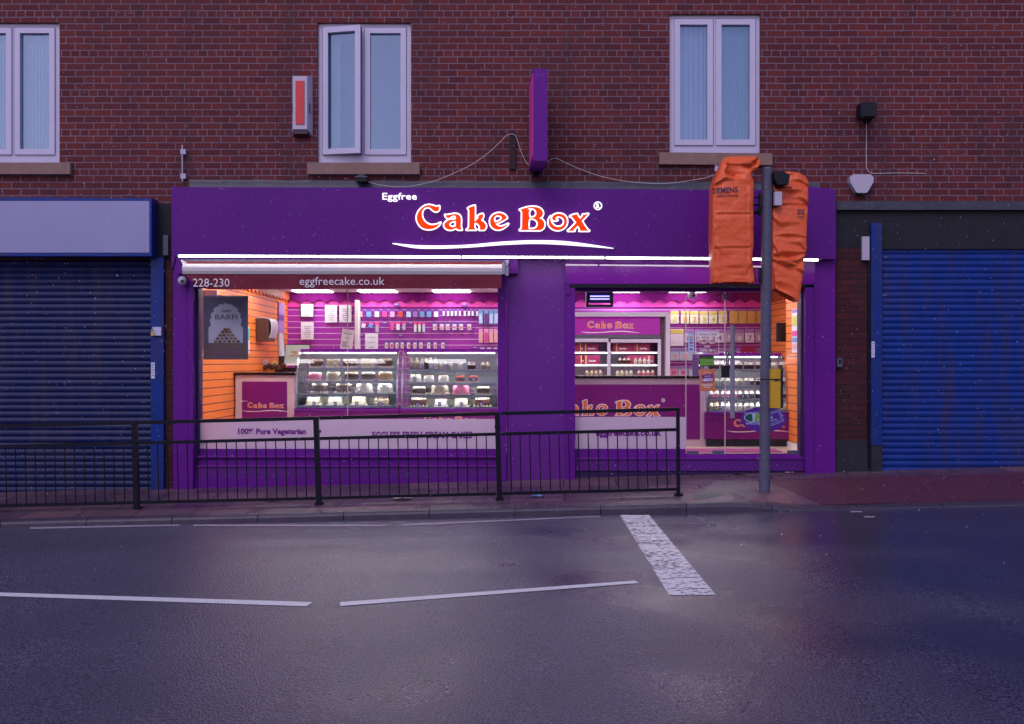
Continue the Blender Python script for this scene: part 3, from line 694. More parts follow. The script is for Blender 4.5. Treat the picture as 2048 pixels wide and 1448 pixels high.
# ------------------------------------------------------------------ logo glyphs (photo px, traced from the channel letters)
def z1(p): return tuple([820+p[0]/9.752, 395+p[1]/9.752]+list(p[2:]))
def z2(p): return tuple([1020+p[0]/9.752, 395+p[1]/9.752]+list(p[2:]))
GL = {
'C': (z1, [[(570,168,1),(530,178),(480,172),(430,155),(370,146),(300,160),(230,205),(175,265),(140,340),(132,400),(145,470),(185,540),(240,590),(310,615),(380,620),(450,608),(520,575),(565,535),(595,492,1),(540,520),(470,535),(400,535),(330,505),(280,460),(245,400),(232,340),(240,270),(275,215),(325,192),(375,192),(410,215),(450,250),(490,270),(530,270),(560,245),(570,210)]]),
'a': (z1, [[(685,340,1),(730,343),(800,330),(870,320),(930,328),(970,355),(990,400),(995,470),(990,540),(995,590),(1010,628,1),(940,628,1),(905,600,1),(880,602),(840,620),(780,630),(720,615),(680,580),(668,540),(680,500),(720,460),(780,435),(850,430),(893,425,1),(893,385),(875,355),(845,352),(800,375),(765,400),(730,398),(700,370)],
           [(893,460,1),(830,465),(785,490),(768,525),(785,560),(830,575),(870,565),(893,560,1)]]),
'k': (z1, [[(1130,212,1),(1190,180),(1265,160,1),(1265,300),(1262,472,1),(1300,430),(1340,385,1),(1325,360,1),(1370,335),(1415,318,1),(1428,350),(1420,390),(1385,448,1),(1440,480),(1475,530),(1480,580),(1450,630,1),(1350,630,1),(1365,590),(1350,545),(1310,505),(1275,495,1),(1255,502,1),(1255,570),(1262,600),(1295,628,1),(1105,628,1),(1140,600),(1152,560),(1155,400),(1155,260),(1145,230)]]),
'e': (z1, [[(1892,398,1),(1870,360),(1820,322),(1750,303),(1680,312),(1610,350),(1570,410),(1562,470),(1575,540),(1620,595),(1690,625),(1760,622),(1830,590),(1885,550),(1915,515,1),(1860,540),(1790,565),(1730,560),(1690,535),(1670,512,1),(1740,485),(1820,445)],
           [(1660,485,1),(1638,440),(1645,390),(1680,355),(1730,350),(1775,370),(1790,405),(1765,440),(1710,470)]]),
'B': (z2, [[(190,238,1),(260,215),(350,190),(440,182),(530,190),(600,225),(638,280),(640,330),(615,375),(570,400,1),(620,425),(660,470),(672,530),(655,590),(610,630),(560,640,1),(190,636,1),(225,605),(233,560),(235,400),(235,290),(220,255)],
           [(345,218,1),(410,210),(470,225),(508,270),(510,330),(480,375),(430,388),(375,388,1),(370,330),(370,280),(395,240,1),(365,235)],
           [(375,412,1),(440,412),(500,435),(538,490),(535,550),(500,595),(440,615),(365,618,1),(360,500)]]),
'o': (z2, [[(798,365,1),(765,410),(750,470),(765,545),(820,605),(900,637),(980,632),(1055,590),(1100,530),(1112,460),(1095,390),(1040,335),(960,315),(890,325),(840,355),(820,400),(835,435),(880,450),(925,440,1),(900,430),(890,400),(915,375),(970,370),(1025,400),(1055,450),(1045,520),(1000,560),(940,575),(880,560),(835,525),(800,470),(792,420)]]),
'x': (z2, [[(1170,368,1),(1230,340),(1310,322,1),(1325,360),(1370,418,1),(1415,365,1),(1420,335,1),(1470,330),(1525,320,1),(1480,370),(1400,455,1),(1450,540),(1510,625),(1548,650,1),(1355,650,1),(1370,625,1),(1325,548,1),(1240,630,1),(1258,650,1),(1125,650,1),(1160,625),(1220,565),(1292,490,1),(1240,420),(1200,370,1)]]),
}
SW_T = [(785,486),(830,490),(880,491),(940,489),(1000,483.5),(1060,480.5),(1120,481.5),(1170,487),(1227,496)]
SW_B = [(1227,497),(1170,492.5),(1110,488.5),(1060,487.5),(1000,490),(940,494.5),(880,497),(830,496),(785,487.5)]
swoosh_loop = smooth_line(SW_T, 5)+smooth_line(SW_B, 5)
LOOPS = {k: [catmull([f(p) for p in lp], 5) for lp in lps] for k, (f, lps) in GL.items()}
def emit_fill(bm, loops, mp, back=None):
    """fill loops (photo px) ; mp maps (x,y)->Vector"""
    me = fill_loops([[(x, -y) for x, y in lp] for lp in loops])
    bv = [bm.verts.new(mp(v.co.x, -v.co.y)) for v in me.vertices]
    for p in me.polygons:
        try: bm.faces.new([bv[i] for i in p.vertices])
        except ValueError: pass
    bpy.data.meshes.remove(me)
def emit_stroke(bm, loops, mp, w, flat=False):
    """closed rounded bead of half width w px along each loop (z-depth squashed when flat)"""
    for lp in loops:
        n = len(lp); rings = []; L = [Vector(p) for p in lp]
        for i in range(n):
            d = (L[(i+1) % n]-L[i-1])
            d = d.normalized() if d.length > 1e-6 else Vector((1, 0)); nn = Vector((-d.y, d.x))
            rr = []
            for k in range(8):
                t = 2*math.pi*k/8; q = L[i]+nn*(w*math.cos(t))
                v = mp(q.x, q.y); v.y -= math.sin(t)*(.001 if flat else .012); rr.append(bm.verts.new(v))
            rings.append(rr)
        for i in range(n):
            a, b = rings[i], rings[(i+1) % n]
            for k in range(8): bm.faces.new((a[k], a[(k+1) % 8], b[(k+1) % 8], b[k]))
        # round the outside of every point so that corners stay full
        if not flat or w > 1:
            for p in L[::2]:
                c = bm.verts.new(mp(p.x, p.y)+Vector((0, -(.001 if flat else .0115), 0))); ring = []
                for k in range(8): ring.append(bm.verts.new(mp(p.x+w*math.cos(k*math.pi/4), p.y+w*math.sin(k*math.pi/4))))
                for k in range(8): bm.faces.new((c, ring[k], ring[(k+1) % 8]))
# ---- the lit sign
SG = empty('shop_sign', W(1008, 500, -.17), 'lit white edged orange Cake Box letters on the purple fascia', 'shop sign')
SY = -.205
for ch in 'CakeBox':
    mp = lambda x, y: W(x, y, SY)
    bm = bmesh.new(); emit_stroke(bm, LOOPS[ch], mp, 2.75); lo = fin_t(bm, 'letter', M['sign_white'], SG)
    bm = bmesh.new(); emit_fill(bm, LOOPS[ch], lambda x, y: W(x, y, SY-.014)); fin_t(bm, 'letter_face', M['sign_orange'], lo)
bm = bmesh.new(); emit_fill(bm, [swoosh_loop], mp)
r_ = bmesh.ops.extrude_face_region(bm, geom=bm.faces[:])
for v in [g for g in r_['geom'] if isinstance(g, bmesh.types.BMVert)]: v.co.y += .03
fin_t(bm, 'swoosh', M['sign_white'], SG)
TX('lettering', M['sign_white'], SG, 'Eggfree', 765, 386, 833.5, 403.5, SY, bold=0, depth=.02)
bm = bmesh.new()
for r0, r1 in ((6.3, 8.6),):
    A = None
    for k in range(33):
        t = 2*math.pi*k/32; p = [bm.verts.new(W(1195.8+r*math.cos(t), 411.6+r*math.sin(t), SY)) for r in (r0, r1)]
        if A: bm.faces.new((A[0], A[1], p[1], p[0]))
        A = p
text(bm, 'R', 1192, 407, 1199.8, 416.5, SY, bold=.05)
fin_t(bm, 'registered_mark', M['sign_white'], SG)

def logo(parent, x0, x1, ycen, Y, mo, mw, eggfree=None, sw=True, wid=1.9):
    """printed Cake Box logo; x0..x1 photo px extent of the word, ycen centre of the letters"""
    s = (x1-x0)/(1180-833.0); cy = 437
    f = lambda dy: (lambda x, y: W(x0+(x-833.0)*s, ycen+(y-cy)*s, Y-dy))
    bm = bmesh.new()
    for ch in 'CakeBox': emit_stroke(bm, LOOPS[ch], f(.001), wid, True)
    if sw: emit_fill(bm, [swoosh_loop], f(.002))
    a = fin_t(bm, 'logo', mw, parent)
    bm = bmesh.new()
    for ch in 'CakeBox': emit_fill(bm, LOOPS[ch], f(.004))
    fin_t(bm, 'lettering', mo, a if a.parent.parent is None else parent)
    if eggfree: TX('lettering', eggfree, parent, 'Eggfree', x0-68*s, ycen-51*s, x0+.5*s, ycen-33.5*s, Y-.002)
    return a

# ------------------------------------------------------------------ led tubes, awning, cameras
segs = [(357, 634, 512, 513.2), (637.5, 921, 513.2, 514.4), (924.5, 1207.5, 514.2, 515.6), (1212, 1495, 515.8, 518.2), (1498, 1636, 518.4, 520)]
for i, (a, b_, ya, yb) in enumerate(segs):
    e = empty('led_tube_light', W((a+b_)/2, 515, -.5), 'bright white tube light under the fascia, %s' % ('leftmost of the five', 'second from left', 'above the purple pillar', 'behind the left orange bag', 'rightmost of the five')[i], 'light', 'tube lights along the fascia')
    bm = bmesh.new(); tube(bm, [W(a, ya, -.5), W(b_, yb, -.5)], .0105, 10); fin(bm, 'tube', M['led'], e, smooth=True)
    bm = bmesh.new(); prism(bm, [(a-2, ya-4.2), (b_+2, yb-4.2), (b_+2, yb-2.9), (a-2, ya-2.9)], -.54, -.43); prism(bm, [(a-2, ya-2.8), (b_+2, yb-2.8), (b_+2, yb+.6), (a-2, ya+.6)], -.445, -.43)
    rect(bm, a-2.5, ya-4, a-.2, ya+4, -.515, -.485); prism(bm, [(a+10, ya-4.2), (a+14, ya-4.2), (a+14, ya-2.9), (a+10, ya-2.9)], -.47, -.15)
    fin(bm, 'rail', M['grey_metal'], e)
AW = empty('awning', W(690, 579, -.5), 'half retracted maroon awning with a cream front bar over the left window', 'awning')
bm = bmesh.new(); prism(bm, [(361, 518), (1018, 521), (1018, 523), (370, 524)], -.32, -.14); fin(bm, 'cassette', M['grey_metal'], AW)
bm = bmesh.new(); prism(bm, [(372, 523.2), (1004, 524), (1004, 529), (376, 529)], -.42, -.2); fin(bm, 'rolled_canvas', M['maroon'], AW)
bm = bmesh.new()     # rounded front profile
prof = [(0, 0), (-.035, -.012), (-.05, -.045), (-.05, -.085), (-.035, -.12), (0, -.13)]
pL, pR = W(367, 527.5, -.46), W(1004, 529, -.46)
A = [bm.verts.new(pL+Vector((0, y, z))) for y, z in prof]; B = [bm.verts.new(pR+Vector((0, y, z))) for y, z in prof]
for i in range(6): bm.faces.new((A[i], A[(i+1) % 6], B[(i+1) % 6], B[i]))
bm.faces.new(A); bm.faces.new(B[::-1]); fin(bm, 'front_bar', M['cream_alu'], AW)
bm = bmesh.new(); A = None; n = 110
for k in range(n+1):
    u = 372+(1003-372)*k/n; lo = 579+(576-579)*(u-415)/588 if u > 415 else 549+30*((u-372)/43)**.6
    if lo < 549: lo = 549.2
    row = []
    for j in range(5):
        t = j/4; w = .008*math.sin(u*.06+1.5*t)*t+.006*mnoise.noise(Vector((u*.03, t*2, 0)))
        row.append(bm.verts.new(W(u, 548+(lo-548)*t, -.485+w-.0*t)))
    if A:
        for j in range(4): bm.faces.new((A[j], row[j], row[j+1], A[j+1]))
    A = row
va = fin(bm, 'valance', M['maroon'], AW, smooth=True)
TX('lettering', M['letter_cream'], va, '228-230', 386, 557, 459, 573.5, -.503)
TX('lettering', M['letter_cream'], va, 'eggfreecake.co.uk', 599, 554, 769, 575, -.503)
bm = bmesh.new(); rect(bm, 1004, 524, 1010, 548, -.5, -.3); rect(bm, 1011, 521, 1017, 551, -.42, -.15); rect(bm, 1004, 528, 1017, 532, -.45, -.4); fin(bm, 'end_bracket', M['chrome'], AW, bev=.003)
bm = bmesh.new(); prism(bm, [(361, 519), (371, 525), (376, 550), (370, 548), (366, 530)], -.47, -.3); fin(bm, 'end_cap', M['cream_alu'], AW, bev=.003)
def dome_cam(px, py, Y, r, label):
    c = W(px, py, Y); e = empty('dome_camera', c, label, 'camera')
    bm = bmesh.new(); bmesh.ops.create_uvsphere(bm, u_segments=20, v_segments=12, radius=r); 
    for v in bm.verts: v.co += c
    fin(bm, 'housing', M['white_plastic'], e, smooth=True)
    bm = bmesh.new(); bmesh.ops.create_uvsphere(bm, u_segments=14, v_segments=8, radius=r*.38)
    for v in bm.verts: v.co += c+Vector((r*.18, -r*.72, -r*.12))
    fin(bm, 'lens', M['black_plastic'], e, smooth=True)
dome_cam(365, 561.5, -.14, .055, 'white ball camera beside the left end of the awning')
dome_cam(1384.5, 590, .5, .055, 'white dome camera hanging inside above the opening times')

# ------------------------------------------------------------------ things on the brick wall
bm = bmesh.new()   # projecting sign
f = [W(1062.5, 205, -.7), W(1092.5, 205, -.7), W(1091, 322, -.7), W(1063, 322, -.7)]
PSN = empty('projecting_sign', W(1077, 340, -.3), 'narrow purple projecting sign above the middle of the fascia', 'sign')
x0, x1, z0 = W(1063, 0, -.7).x, W(1091.5, 0, -.7).x, W(0, 321.5, -.7).z
bm = bmesh.new(); box(bm, x0, x1, -.7, .0, z0, z0+1.05)
fin(bm, 'sign_box', M['purple'], PSN, bev=.006)
BX('side_panel', M['pink'], PSN, x0-.008, x0-.001, -.68, -.12, z0+.05, z0+1.0)
RB('bracket', M['black'], PSN, 1069, 250, 1080, 350, -.02, .035); PSN.rotation_euler.z = R(3)
tag(RB('timber_wall_plate', mat('stained_wood', (.025, .015, .02), .8, var=.5, vs=15), None, 1019, 262, 1031, 338, .0, .038), 'dark stained board fixed upright to the bricks left of projecting sign', 'board')
AL = empty('alarm_box', W(603, 270, -.08), 'grey and red alarm bell box on the brick beside left upper window', 'alarm box')
bm = bmesh.new(); cx = W(603.5, 0, 0).x; zt, zb = W(0, 150, 0).z, W(0, 264, 0).z
def taper(bm, x0, x1, z0, z1, Yb, Yf, ins, mi=0):
    b = [bm.verts.new((x, Yb, z)) for x, z in ((x0, z0), (x1, z0), (x1, z1), (x0, z1))]
    fr = [bm.verts.new((x, Yf, z)) for x, z in ((x0+ins, z0+ins*1.3), (x1-ins, z0+ins*1.3), (x1-ins, z1-ins), (x0+ins, z1-ins))]
    bm.faces.new(fr); bm.faces.new(b[::-1])
    for i in range(4): bm.faces.new((b[i], b[(i+1) % 4], fr[(i+1) % 4], fr[i]))
taper(bm, cx-.125, cx+.125, zb-.04, zt, .038, -.1, .04); fin(bm, 'cover', M['white_plastic'], AL, bev=.004)
bm = bmesh.new(); box(bm, cx-.052, cx+.052, -.113, -.1, zb+.07, zt-.1); fin(bm, 'red_panel', mat('red_plastic', (.65, .03, .035), .4), AL, bev=.003)
for s in (-1, 1):
    bm = bmesh.new()
    for k in range(6): box(bm, cx+s*.1-.012, cx+s*.1+.012, -.06, -.03, zb+.22+k*.02, zb+.23+k*.02)
    fin(bm, 'vents', M['black_plastic'], AL)
bm = bmesh.new(); taper(bm, cx-.1, cx+.1, zb-.06, zb+.05, -.0, -.06, .02); fin(bm, 'strobe', mat('dark_red_lens', (.05, .008, .02), .25), AL)
AL2 = empty('alarm_box', W(1724, 386, -.06), 'white six sided alarm box on the brick at the right', 'alarm box')
PB('cover', M['white_plastic'], AL2, [(1707, 348.5), (1741, 348.5), (1747.5, 355), (1747, 364), (1736, 383), (1733, 385.5), (1715, 385.5), (1712, 383), (1701, 365), (1700, 354)], -.07, .038, bev=.01)
RB('lens', M['black_plastic'], AL2, 1716, 385.5, 1732, 388.5, -.05, .03)
FL = empty('floodlight', W(722, 362, -.05), 'small dark floodlight under the left window sill', 'floodlight')
RB('housing', M['black'], FL, 711, 354, 734, 362.5, -.13, .0, bev=.006); RB('visor', M['grey_metal'], FL, 710, 352, 735, 354.3, -.15, .0, bev=.003); RB('bracket', M['lead'], FL, 716, 347.5, 729, 352, -.03, .038)
BR = empty('wall_bracket', W(366, 363, -.01), 'white upright bracket rod with two plates left above the fascia', 'bracket')
bm = bmesh.new(); tube(bm, [W(364.5, 290, .0), W(365, 363, .0)], .009); fin(bm, 'rod', M['white_plastic'], BR, smooth=True)
for yc in (303, 352):
    bm = bmesh.new(); rect(bm, 361, yc-5, 371, yc+5, -.005, .038); fin(bm, 'plate', M['white_plastic'], BR, bev=.003)
def cable(pts, r, label, Y=.02, m=None):
    P = smooth_line([(x, y) for x, y in pts], 6); bm = bmesh.new(); tube(bm, [W(x, y, Y) for x, y in P], r, 6)
    return tag(fin(bm, 'cable', m or M['cream_alu'], smooth=True), label, 'cable')
cable([(734, 363), (760, 370), (790, 373.5), (815, 373), (850, 367), (880, 358), (915, 343), (945, 328), (975, 307), (1000, 284), (1012, 272), (1024, 268), (1032, 273), (1037, 288), (1045, 310), (1055, 328), (1064, 334)], .0035, 'thin pale cable looping from the floodlight to the projecting sign', -.02)
cable([(1085, 330), (1092, 325), (1104, 318), (1112, 316.5), (1125, 322), (1150, 334), (1200, 352), (1255, 363), (1310, 367), (1345, 366), (1380, 361), (1410, 356), (1428, 349)], .0035, 'thin pale cable sagging from the projecting sign to the right window', -.0)
cable([(1733, 240), (1732.5, 290), (1732.5, 325), (1734, 338), (1740, 345), (1752, 347), (1800, 346), (1850, 347)], .004, 'pale cable running down the brick above the white alarm box', .03)
tag(RB('junction_box', M['upvc'], None, 1430, 329, 1441, 342, -.01, .038, bev=.003), 'small pale junction box under the right window sill', 'junction box')
DK = empty('wall_floodlight', W(1738, 236, -.1), 'black floodlight at the top right of the brick wall', 'floodlight')
RB('housing', M['black'], DK, 1722, 205, 1754, 232, -.22, -.05, bev=.02); RB('bracket', M['black'], DK, 1732, 222, 1744, 242, -.06, .038, bev=.004)

# ------------------------------------------------------------------ neighbours
NL = empty('neighbour_shop', (W(150, 0, 0).x, .1, .0), 'closed shop with dark blue roller shutter left of the purple shop', 'shop')
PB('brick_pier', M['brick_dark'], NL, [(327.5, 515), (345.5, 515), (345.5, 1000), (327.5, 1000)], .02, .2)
RB('guide_rail', M['blue'], NL, 301.5, 515, 327, 1000, -.03, .2, bev=.004)
def shutter(name, m, parent, x0, x1, y0, y1, Y):
    bm = bmesh.new(); z1, z0 = W(0, y0, Y).z, W(0, y1, Y).z; X0, X1 = W(x0, 0, Y).x, W(x1, 0, Y).x
    n = int((z1-z0)/.075); prev = None
    for k in range(n*6+1):
        z = z0+(z1-z0)*k/(n*6); y = Y+(.014*abs(math.sin(math.pi*k/6)) if True else 0)
        r = [bm.verts.new((X0, .2-y if False else Y+.02-(y-Y), z)), bm.verts.new((X1, Y+.02-(y-Y), z))]
        if prev: bm.faces.new((prev[0], prev[1], r[1], r[0]))
        prev = r
    return fin(bm, name, m, parent)
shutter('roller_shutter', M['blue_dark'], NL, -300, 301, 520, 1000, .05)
RB('fascia_board', M['dark_void'], NL, 309, 408, 346, 515, .0, .2)
PB('fascia_sign', M['blue'], NL, [(-300, 393), (303, 396), (303, 512), (-300, 512)], -.2, .03, bev=.006)
PB('sign_face', mat('pale_sign_face', (.3, .3, .5), .35, var=.08, vs=2), NL, [(-290, 402), (298.5, 402), (298.5, 505), (-290, 505)], -.203, -.2)
RB('grey_box', M['grey_metal'], NL, 326, 470, 336, 510, -.05, -.001, bev=.004)
lk = RB('lock_box', M['upvc'], NL, 305, 654, 322, 671, -.06, -.031, bev=.004)
bm = bmesh.new(); rect(bm, 301.5, 664, 308, 671, -.075, -.062); tube(bm, [W(303, 664, -.068), W(303, 659, -.068), W(306.5, 659, -.068), W(306.5, 664, -.068)], .005); fin(bm, 'padlock', M['gold'], lk)
def sticker(parent, x0, y0, x1, y1, Y):
    s = RB('sticker', M['packet_white'], parent, x0, y0, x1, y1, Y, Y+.002)
    bm = bmesh.new()
    for k in range(5): rect(bm, x0+1.5, y0+3+k*(y1-y0-5)/5, x1-1.5-k % 2, y0+5+k*(y1-y0-5)/5, Y-.002, Y-.0005)
    fin(bm, 'print', M['packet_blue'], parent)
sticker(NL, 302, 725, 309.5, 757, -.033)
NR = empty('neighbour_shop', (W(1850, 0, 0).x, .1, .2), 'closed shop with bright blue roller shutter right of the brick pier', 'shop')
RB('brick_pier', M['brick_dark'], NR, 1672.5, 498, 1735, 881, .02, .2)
RB('painted_plinth', M['plinth'], NR, 1672.5, 881, 1735, 960, .0, .2, bev=.004)
RB('fascia_board', M['dark_void'], NR, 1672.5, 419, 2300, 498, .03, .2)
RB('lead_flashing', M['lead'], NR, 1673, 402, 2300, 419.5, -.03, .2, bev=.004)
RB('guide_rail', M['black'], NR, 1735.5, 498, 1742, 950, -.0, .2, bev=.002)
bm = bmesh.new(); rect(bm, 1742.5, 446, 1764, 890, -.03, .2); fin(bm, 'shutter_edge', M['blue'], NR, bev=.004)
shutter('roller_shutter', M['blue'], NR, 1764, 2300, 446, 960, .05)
RB('painted_plinth', M['plinth'], NR, 1742.5, 890, 1764, 960, -.02, .2)
RB('grey_box', M['white_plastic'], NR, 1724.5, 473, 1739, 520, -.05, -.001, bev=.004)
sticker(NR, 1743, 683, 1749.5, 715, -.033)
ks = RB('key_safe', M['grey_metal'], None, 1674.5, 716, 1685, 734, -.03, .018, bev=.005); tag(ks, 'small grey key safe on the brick pier right of the purple shop', 'key safe')
RB('door_panel', M['black_plastic'], ks, 1676.5, 719, 1683, 727, -.035, -.0302)

# ------------------------------------------------------------------ across the road, out of view: terrace added against sky haze in glass; reflected trees
OB = empty('added_terrace', (0, -24, -.2), 'added unseen dark terrace across the road, keeps sky haze off the shop glass', 'building')
BX('wall', M['brick_dark'], OB, -32, 32, -30, -24, -.5, 4.6); BX('roof', M['lead'], OB, -32.3, 32.3, -30.3, -23.8, 4.6, 4.8)
for k in range(14):
    BX('window', M['dark_void'], OB, -30+k*4.4, -28.4+k*4.4, -24.03, -23.99, 1, 2.6)
def bare_tree(X, Y, seed):
    e = empty('bare_tree', (X, Y, -.1), 'leafless tree across the road, %s, only reflected in the glass' % seed, 'tree'); rnd = random.Random(seed)
    t = bmesh.new(); b = bmesh.new()
    def grow(p, d, L, r, k):
        q = p+d*L; tube(t if k < 2 else b, [p, (p+q)/2+Vector((rnd.uniform(-.05, .05)*L, 0, 0)), q], [r, r*.85, r*.7], 5, cap=False)
        if k < 6:
            for i in range(3 if k < 4 else 2):
                nd = (d+Vector((rnd.uniform(-.75, .75), rnd.uniform(-.5, .5), rnd.uniform(-.15, .5)))).normalized(); grow(q, nd, L*rnd.uniform(.62, .82), r*.62, k+1)
    grow(Vector((X, Y, -.1)), Vector((0, 0, 1)), 2.1, .14, 0)
    fin(t, 'trunk', M['dark_void'], e); fin(b, 'branches', M['dark_void'], e)
bare_tree(-3.5, -19, 'left one'); bare_tree(2.6, -20, 'right one'); bare_tree(-.6, -21, 'middle one')
# ------------------------------------------------------------------ guard rail
RY = -1.05
def gz(X): return .083+.025*X
GR = empty('guard_rail', (0, RY, gz(0)), 'black metal pedestrian guard rail standing along the kerb', 'railing')
posts = [W(x, 0, RY).x for x in (-92, 271, 634.5, 996.5, 1356)]
for i, X in enumerate(posts):
    bm = bmesh.new(); z = gz(X); w = .028 if i < 4 else .019
    lean = (.018, .018, .022, .018, .004)[i]
    b = box(bm, X-w+lean, X+w+lean, RY-w, RY+w, z-.1, z+.965)
    for v in bm.verts:
        if v.co.z > z+.5: v.co.x -= lean*1.6
    if i < 4:
        for zz in (.79,): box(bm, X-w-.012, X-w+.001, RY-.01, RY+.01, z+zz, z+zz+.03); box(bm, X+w-.001, X+w+.012, RY-.01, RY+.01, z+zz, z+zz+.03)
    box(bm, X-.045+lean, X+.045+lean, RY-.04, RY+.04, z-.1, z+.02)
    fin(bm, 'post', M['black'], GR, bev=.004)
for a, b_ in zip(posts, posts[1:]):
    bm = bmesh.new(); xa, xb = a+.03, b_-.02
    for dz, r in ((.95, .019), (.725, .017), (.067, .016)):
        P = []
        A = [bm.verts.new((xa, RY+y, gz(xa)+dz+z)) for y, z in ((-r, -r), (r, -r), (r, r), (-r, r))]
        B = [bm.verts.new((xb, RY+y, gz(xb)+dz+z)) for y, z in ((-r, -r), (r, -r), (r, r), (-r, r))]
        for i in range(4): bm.faces.new((A[i], A[(i+1) % 4], B[(i+1) % 4], B[i]))
        bm.faces.new(A[::-1]); bm.faces.new(B)
    pn = fin(bm, 'rail_panel', M['black'], GR, bev=.004)
    for k in range(17):
        X = a+.028+(b_-a-.05)*(k+1)/18; bm = bmesh.new()
        tube(bm, [(X-.004, RY, gz(X)+.715), (X+.012, RY, gz(X)+.075)], .0065, 8)
        fin(bm, 'bar', M['black'], pn, smooth=True)

# ------------------------------------------------------------------ signal pole and bags
PY = -.85
SP = empty('traffic_signal_pole', W(1529.5, 980, PY), 'grey steel signal pole on the pavement between two orange bags', 'pole')
bm = bmesh.new(); tube(bm, [W(1528.5, 990, PY), W(1529.5, 905, PY)], .0615, 28); fin(bm, 'base_sleeve', M['grey_metal'], SP, smooth=True)
bm = bmesh.new(); tube(bm, [W(1529.5, 906, PY), W(1534, 380, PY)], .0585, 28); fin(bm, 'shaft', M['grey_metal'], SP, smooth=True)
bm = bmesh.new(); tube(bm, [W(1534.2, 386, PY), W(1535, 338, PY), W(1535, 335, PY)], [.0605, .0605, .056], 28); fin(bm, 'cap', M['grey_metal'], SP, smooth=False)
bm = bmesh.new()
for zy in (409, 394, 426): tube(bm, [W(1523, zy, PY), W(1503, zy+1, PY-.02)], .009 if zy != 409 else .014)
rect(bm, 1519, 386, 1524, 430, PY-.03, PY+.03)
for zy in (545, 560): tube(bm, [W(1524, zy, PY), W(1516, zy, PY)], .007)
tube(bm, [W(1524, 538, PY), W(1506, 536, PY-.02)], .007); rect(bm, 1519, 535, 1524, 566, PY-.03, PY+.03)
RB('box_bracket', M['black'], SP, 1546, 380, 1549, 415, PY-.03, PY+.03)
fin(bm, 'bracket', M['black'], SP)
bm = bmesh.new(); rect(bm, 1498, 352, 1507, 369, PY-.05, PY+.03); tube(bm, [W(1507, 365, PY), W(1524, 366, PY)], .006); tube([*[]] and bm or bm, [W(1512, 368, PY-.03), W(1508, 385, PY-.03), W(1500, 392, PY-.03)], .003)
fin(bm, 'sensor', M['black'], SP, bev=.003)
bm = bmesh.new(); tube(bm, [W(1525, 414, PY-.02), W(1518, 419, PY-.04), W(1509, 424, PY-.05)], [.01, .022, .016]); fin(bm, 'audible_unit', M['black'], SP, smooth=True)
bm = bmesh.new(); prism(bm, [(1547, 343), (1566, 342), (1580, 350), (1577, 368), (1556, 369), (1550, 358)], PY-.16, PY-.02); rect(bm, 1553, 368, 1566, 373, PY-.1, PY-.05); tube(bm, [W(1546, 376, PY-.05), W(1584, 374.5, PY-.05)], .005)
dc = fin(bm, 'detector_camera', M['black'], SP, bev=.004)
RB('terminal_box', M['white_plastic'], SP, 1549.5, 383, 1564, 410, PY-.1, PY-.03, bev=.004)
bm = bmesh.new(); prism(bm, [(1503, 535), (1508, 536), (1513, 563), (1508, 565), (1506, 545)], PY-.03, PY+.01); fin(bm, 'signal_backing_board', M['black'], SP)
PU = RB('push_button_unit', M['yellow'], SP, 1541.5, 738, 1561, 816, PY-.12, PY-.03, bev=.004)
RB('side_cover', M['black_plastic'], PU, 1561.2, 738, 1566, 816, PY-.12, PY-.03, bev=.003)
bm = bmesh.new(); rect(bm, 1519, 757.5, 1566, 760, PY-.125, PY-.122); prism(bm, [(1549, 760), (1566, 757), (1566, 759), (1550, 762.5)], PY-.13, PY-.126)
rect(bm, 1518.6, 757.5, 1519, 760, PY-.12, PY); fin(bm, 'strap', M['black_plastic'], PU)
bm = bmesh.new()
for k in range(7): tube(bm, [W(1543+k*2.6, 815, PY-.1), W(1542.5+k*2.7, 819, PY-.1)], .004, 6)
fin(bm, 'brush_edge', M['black_plastic'], PU)

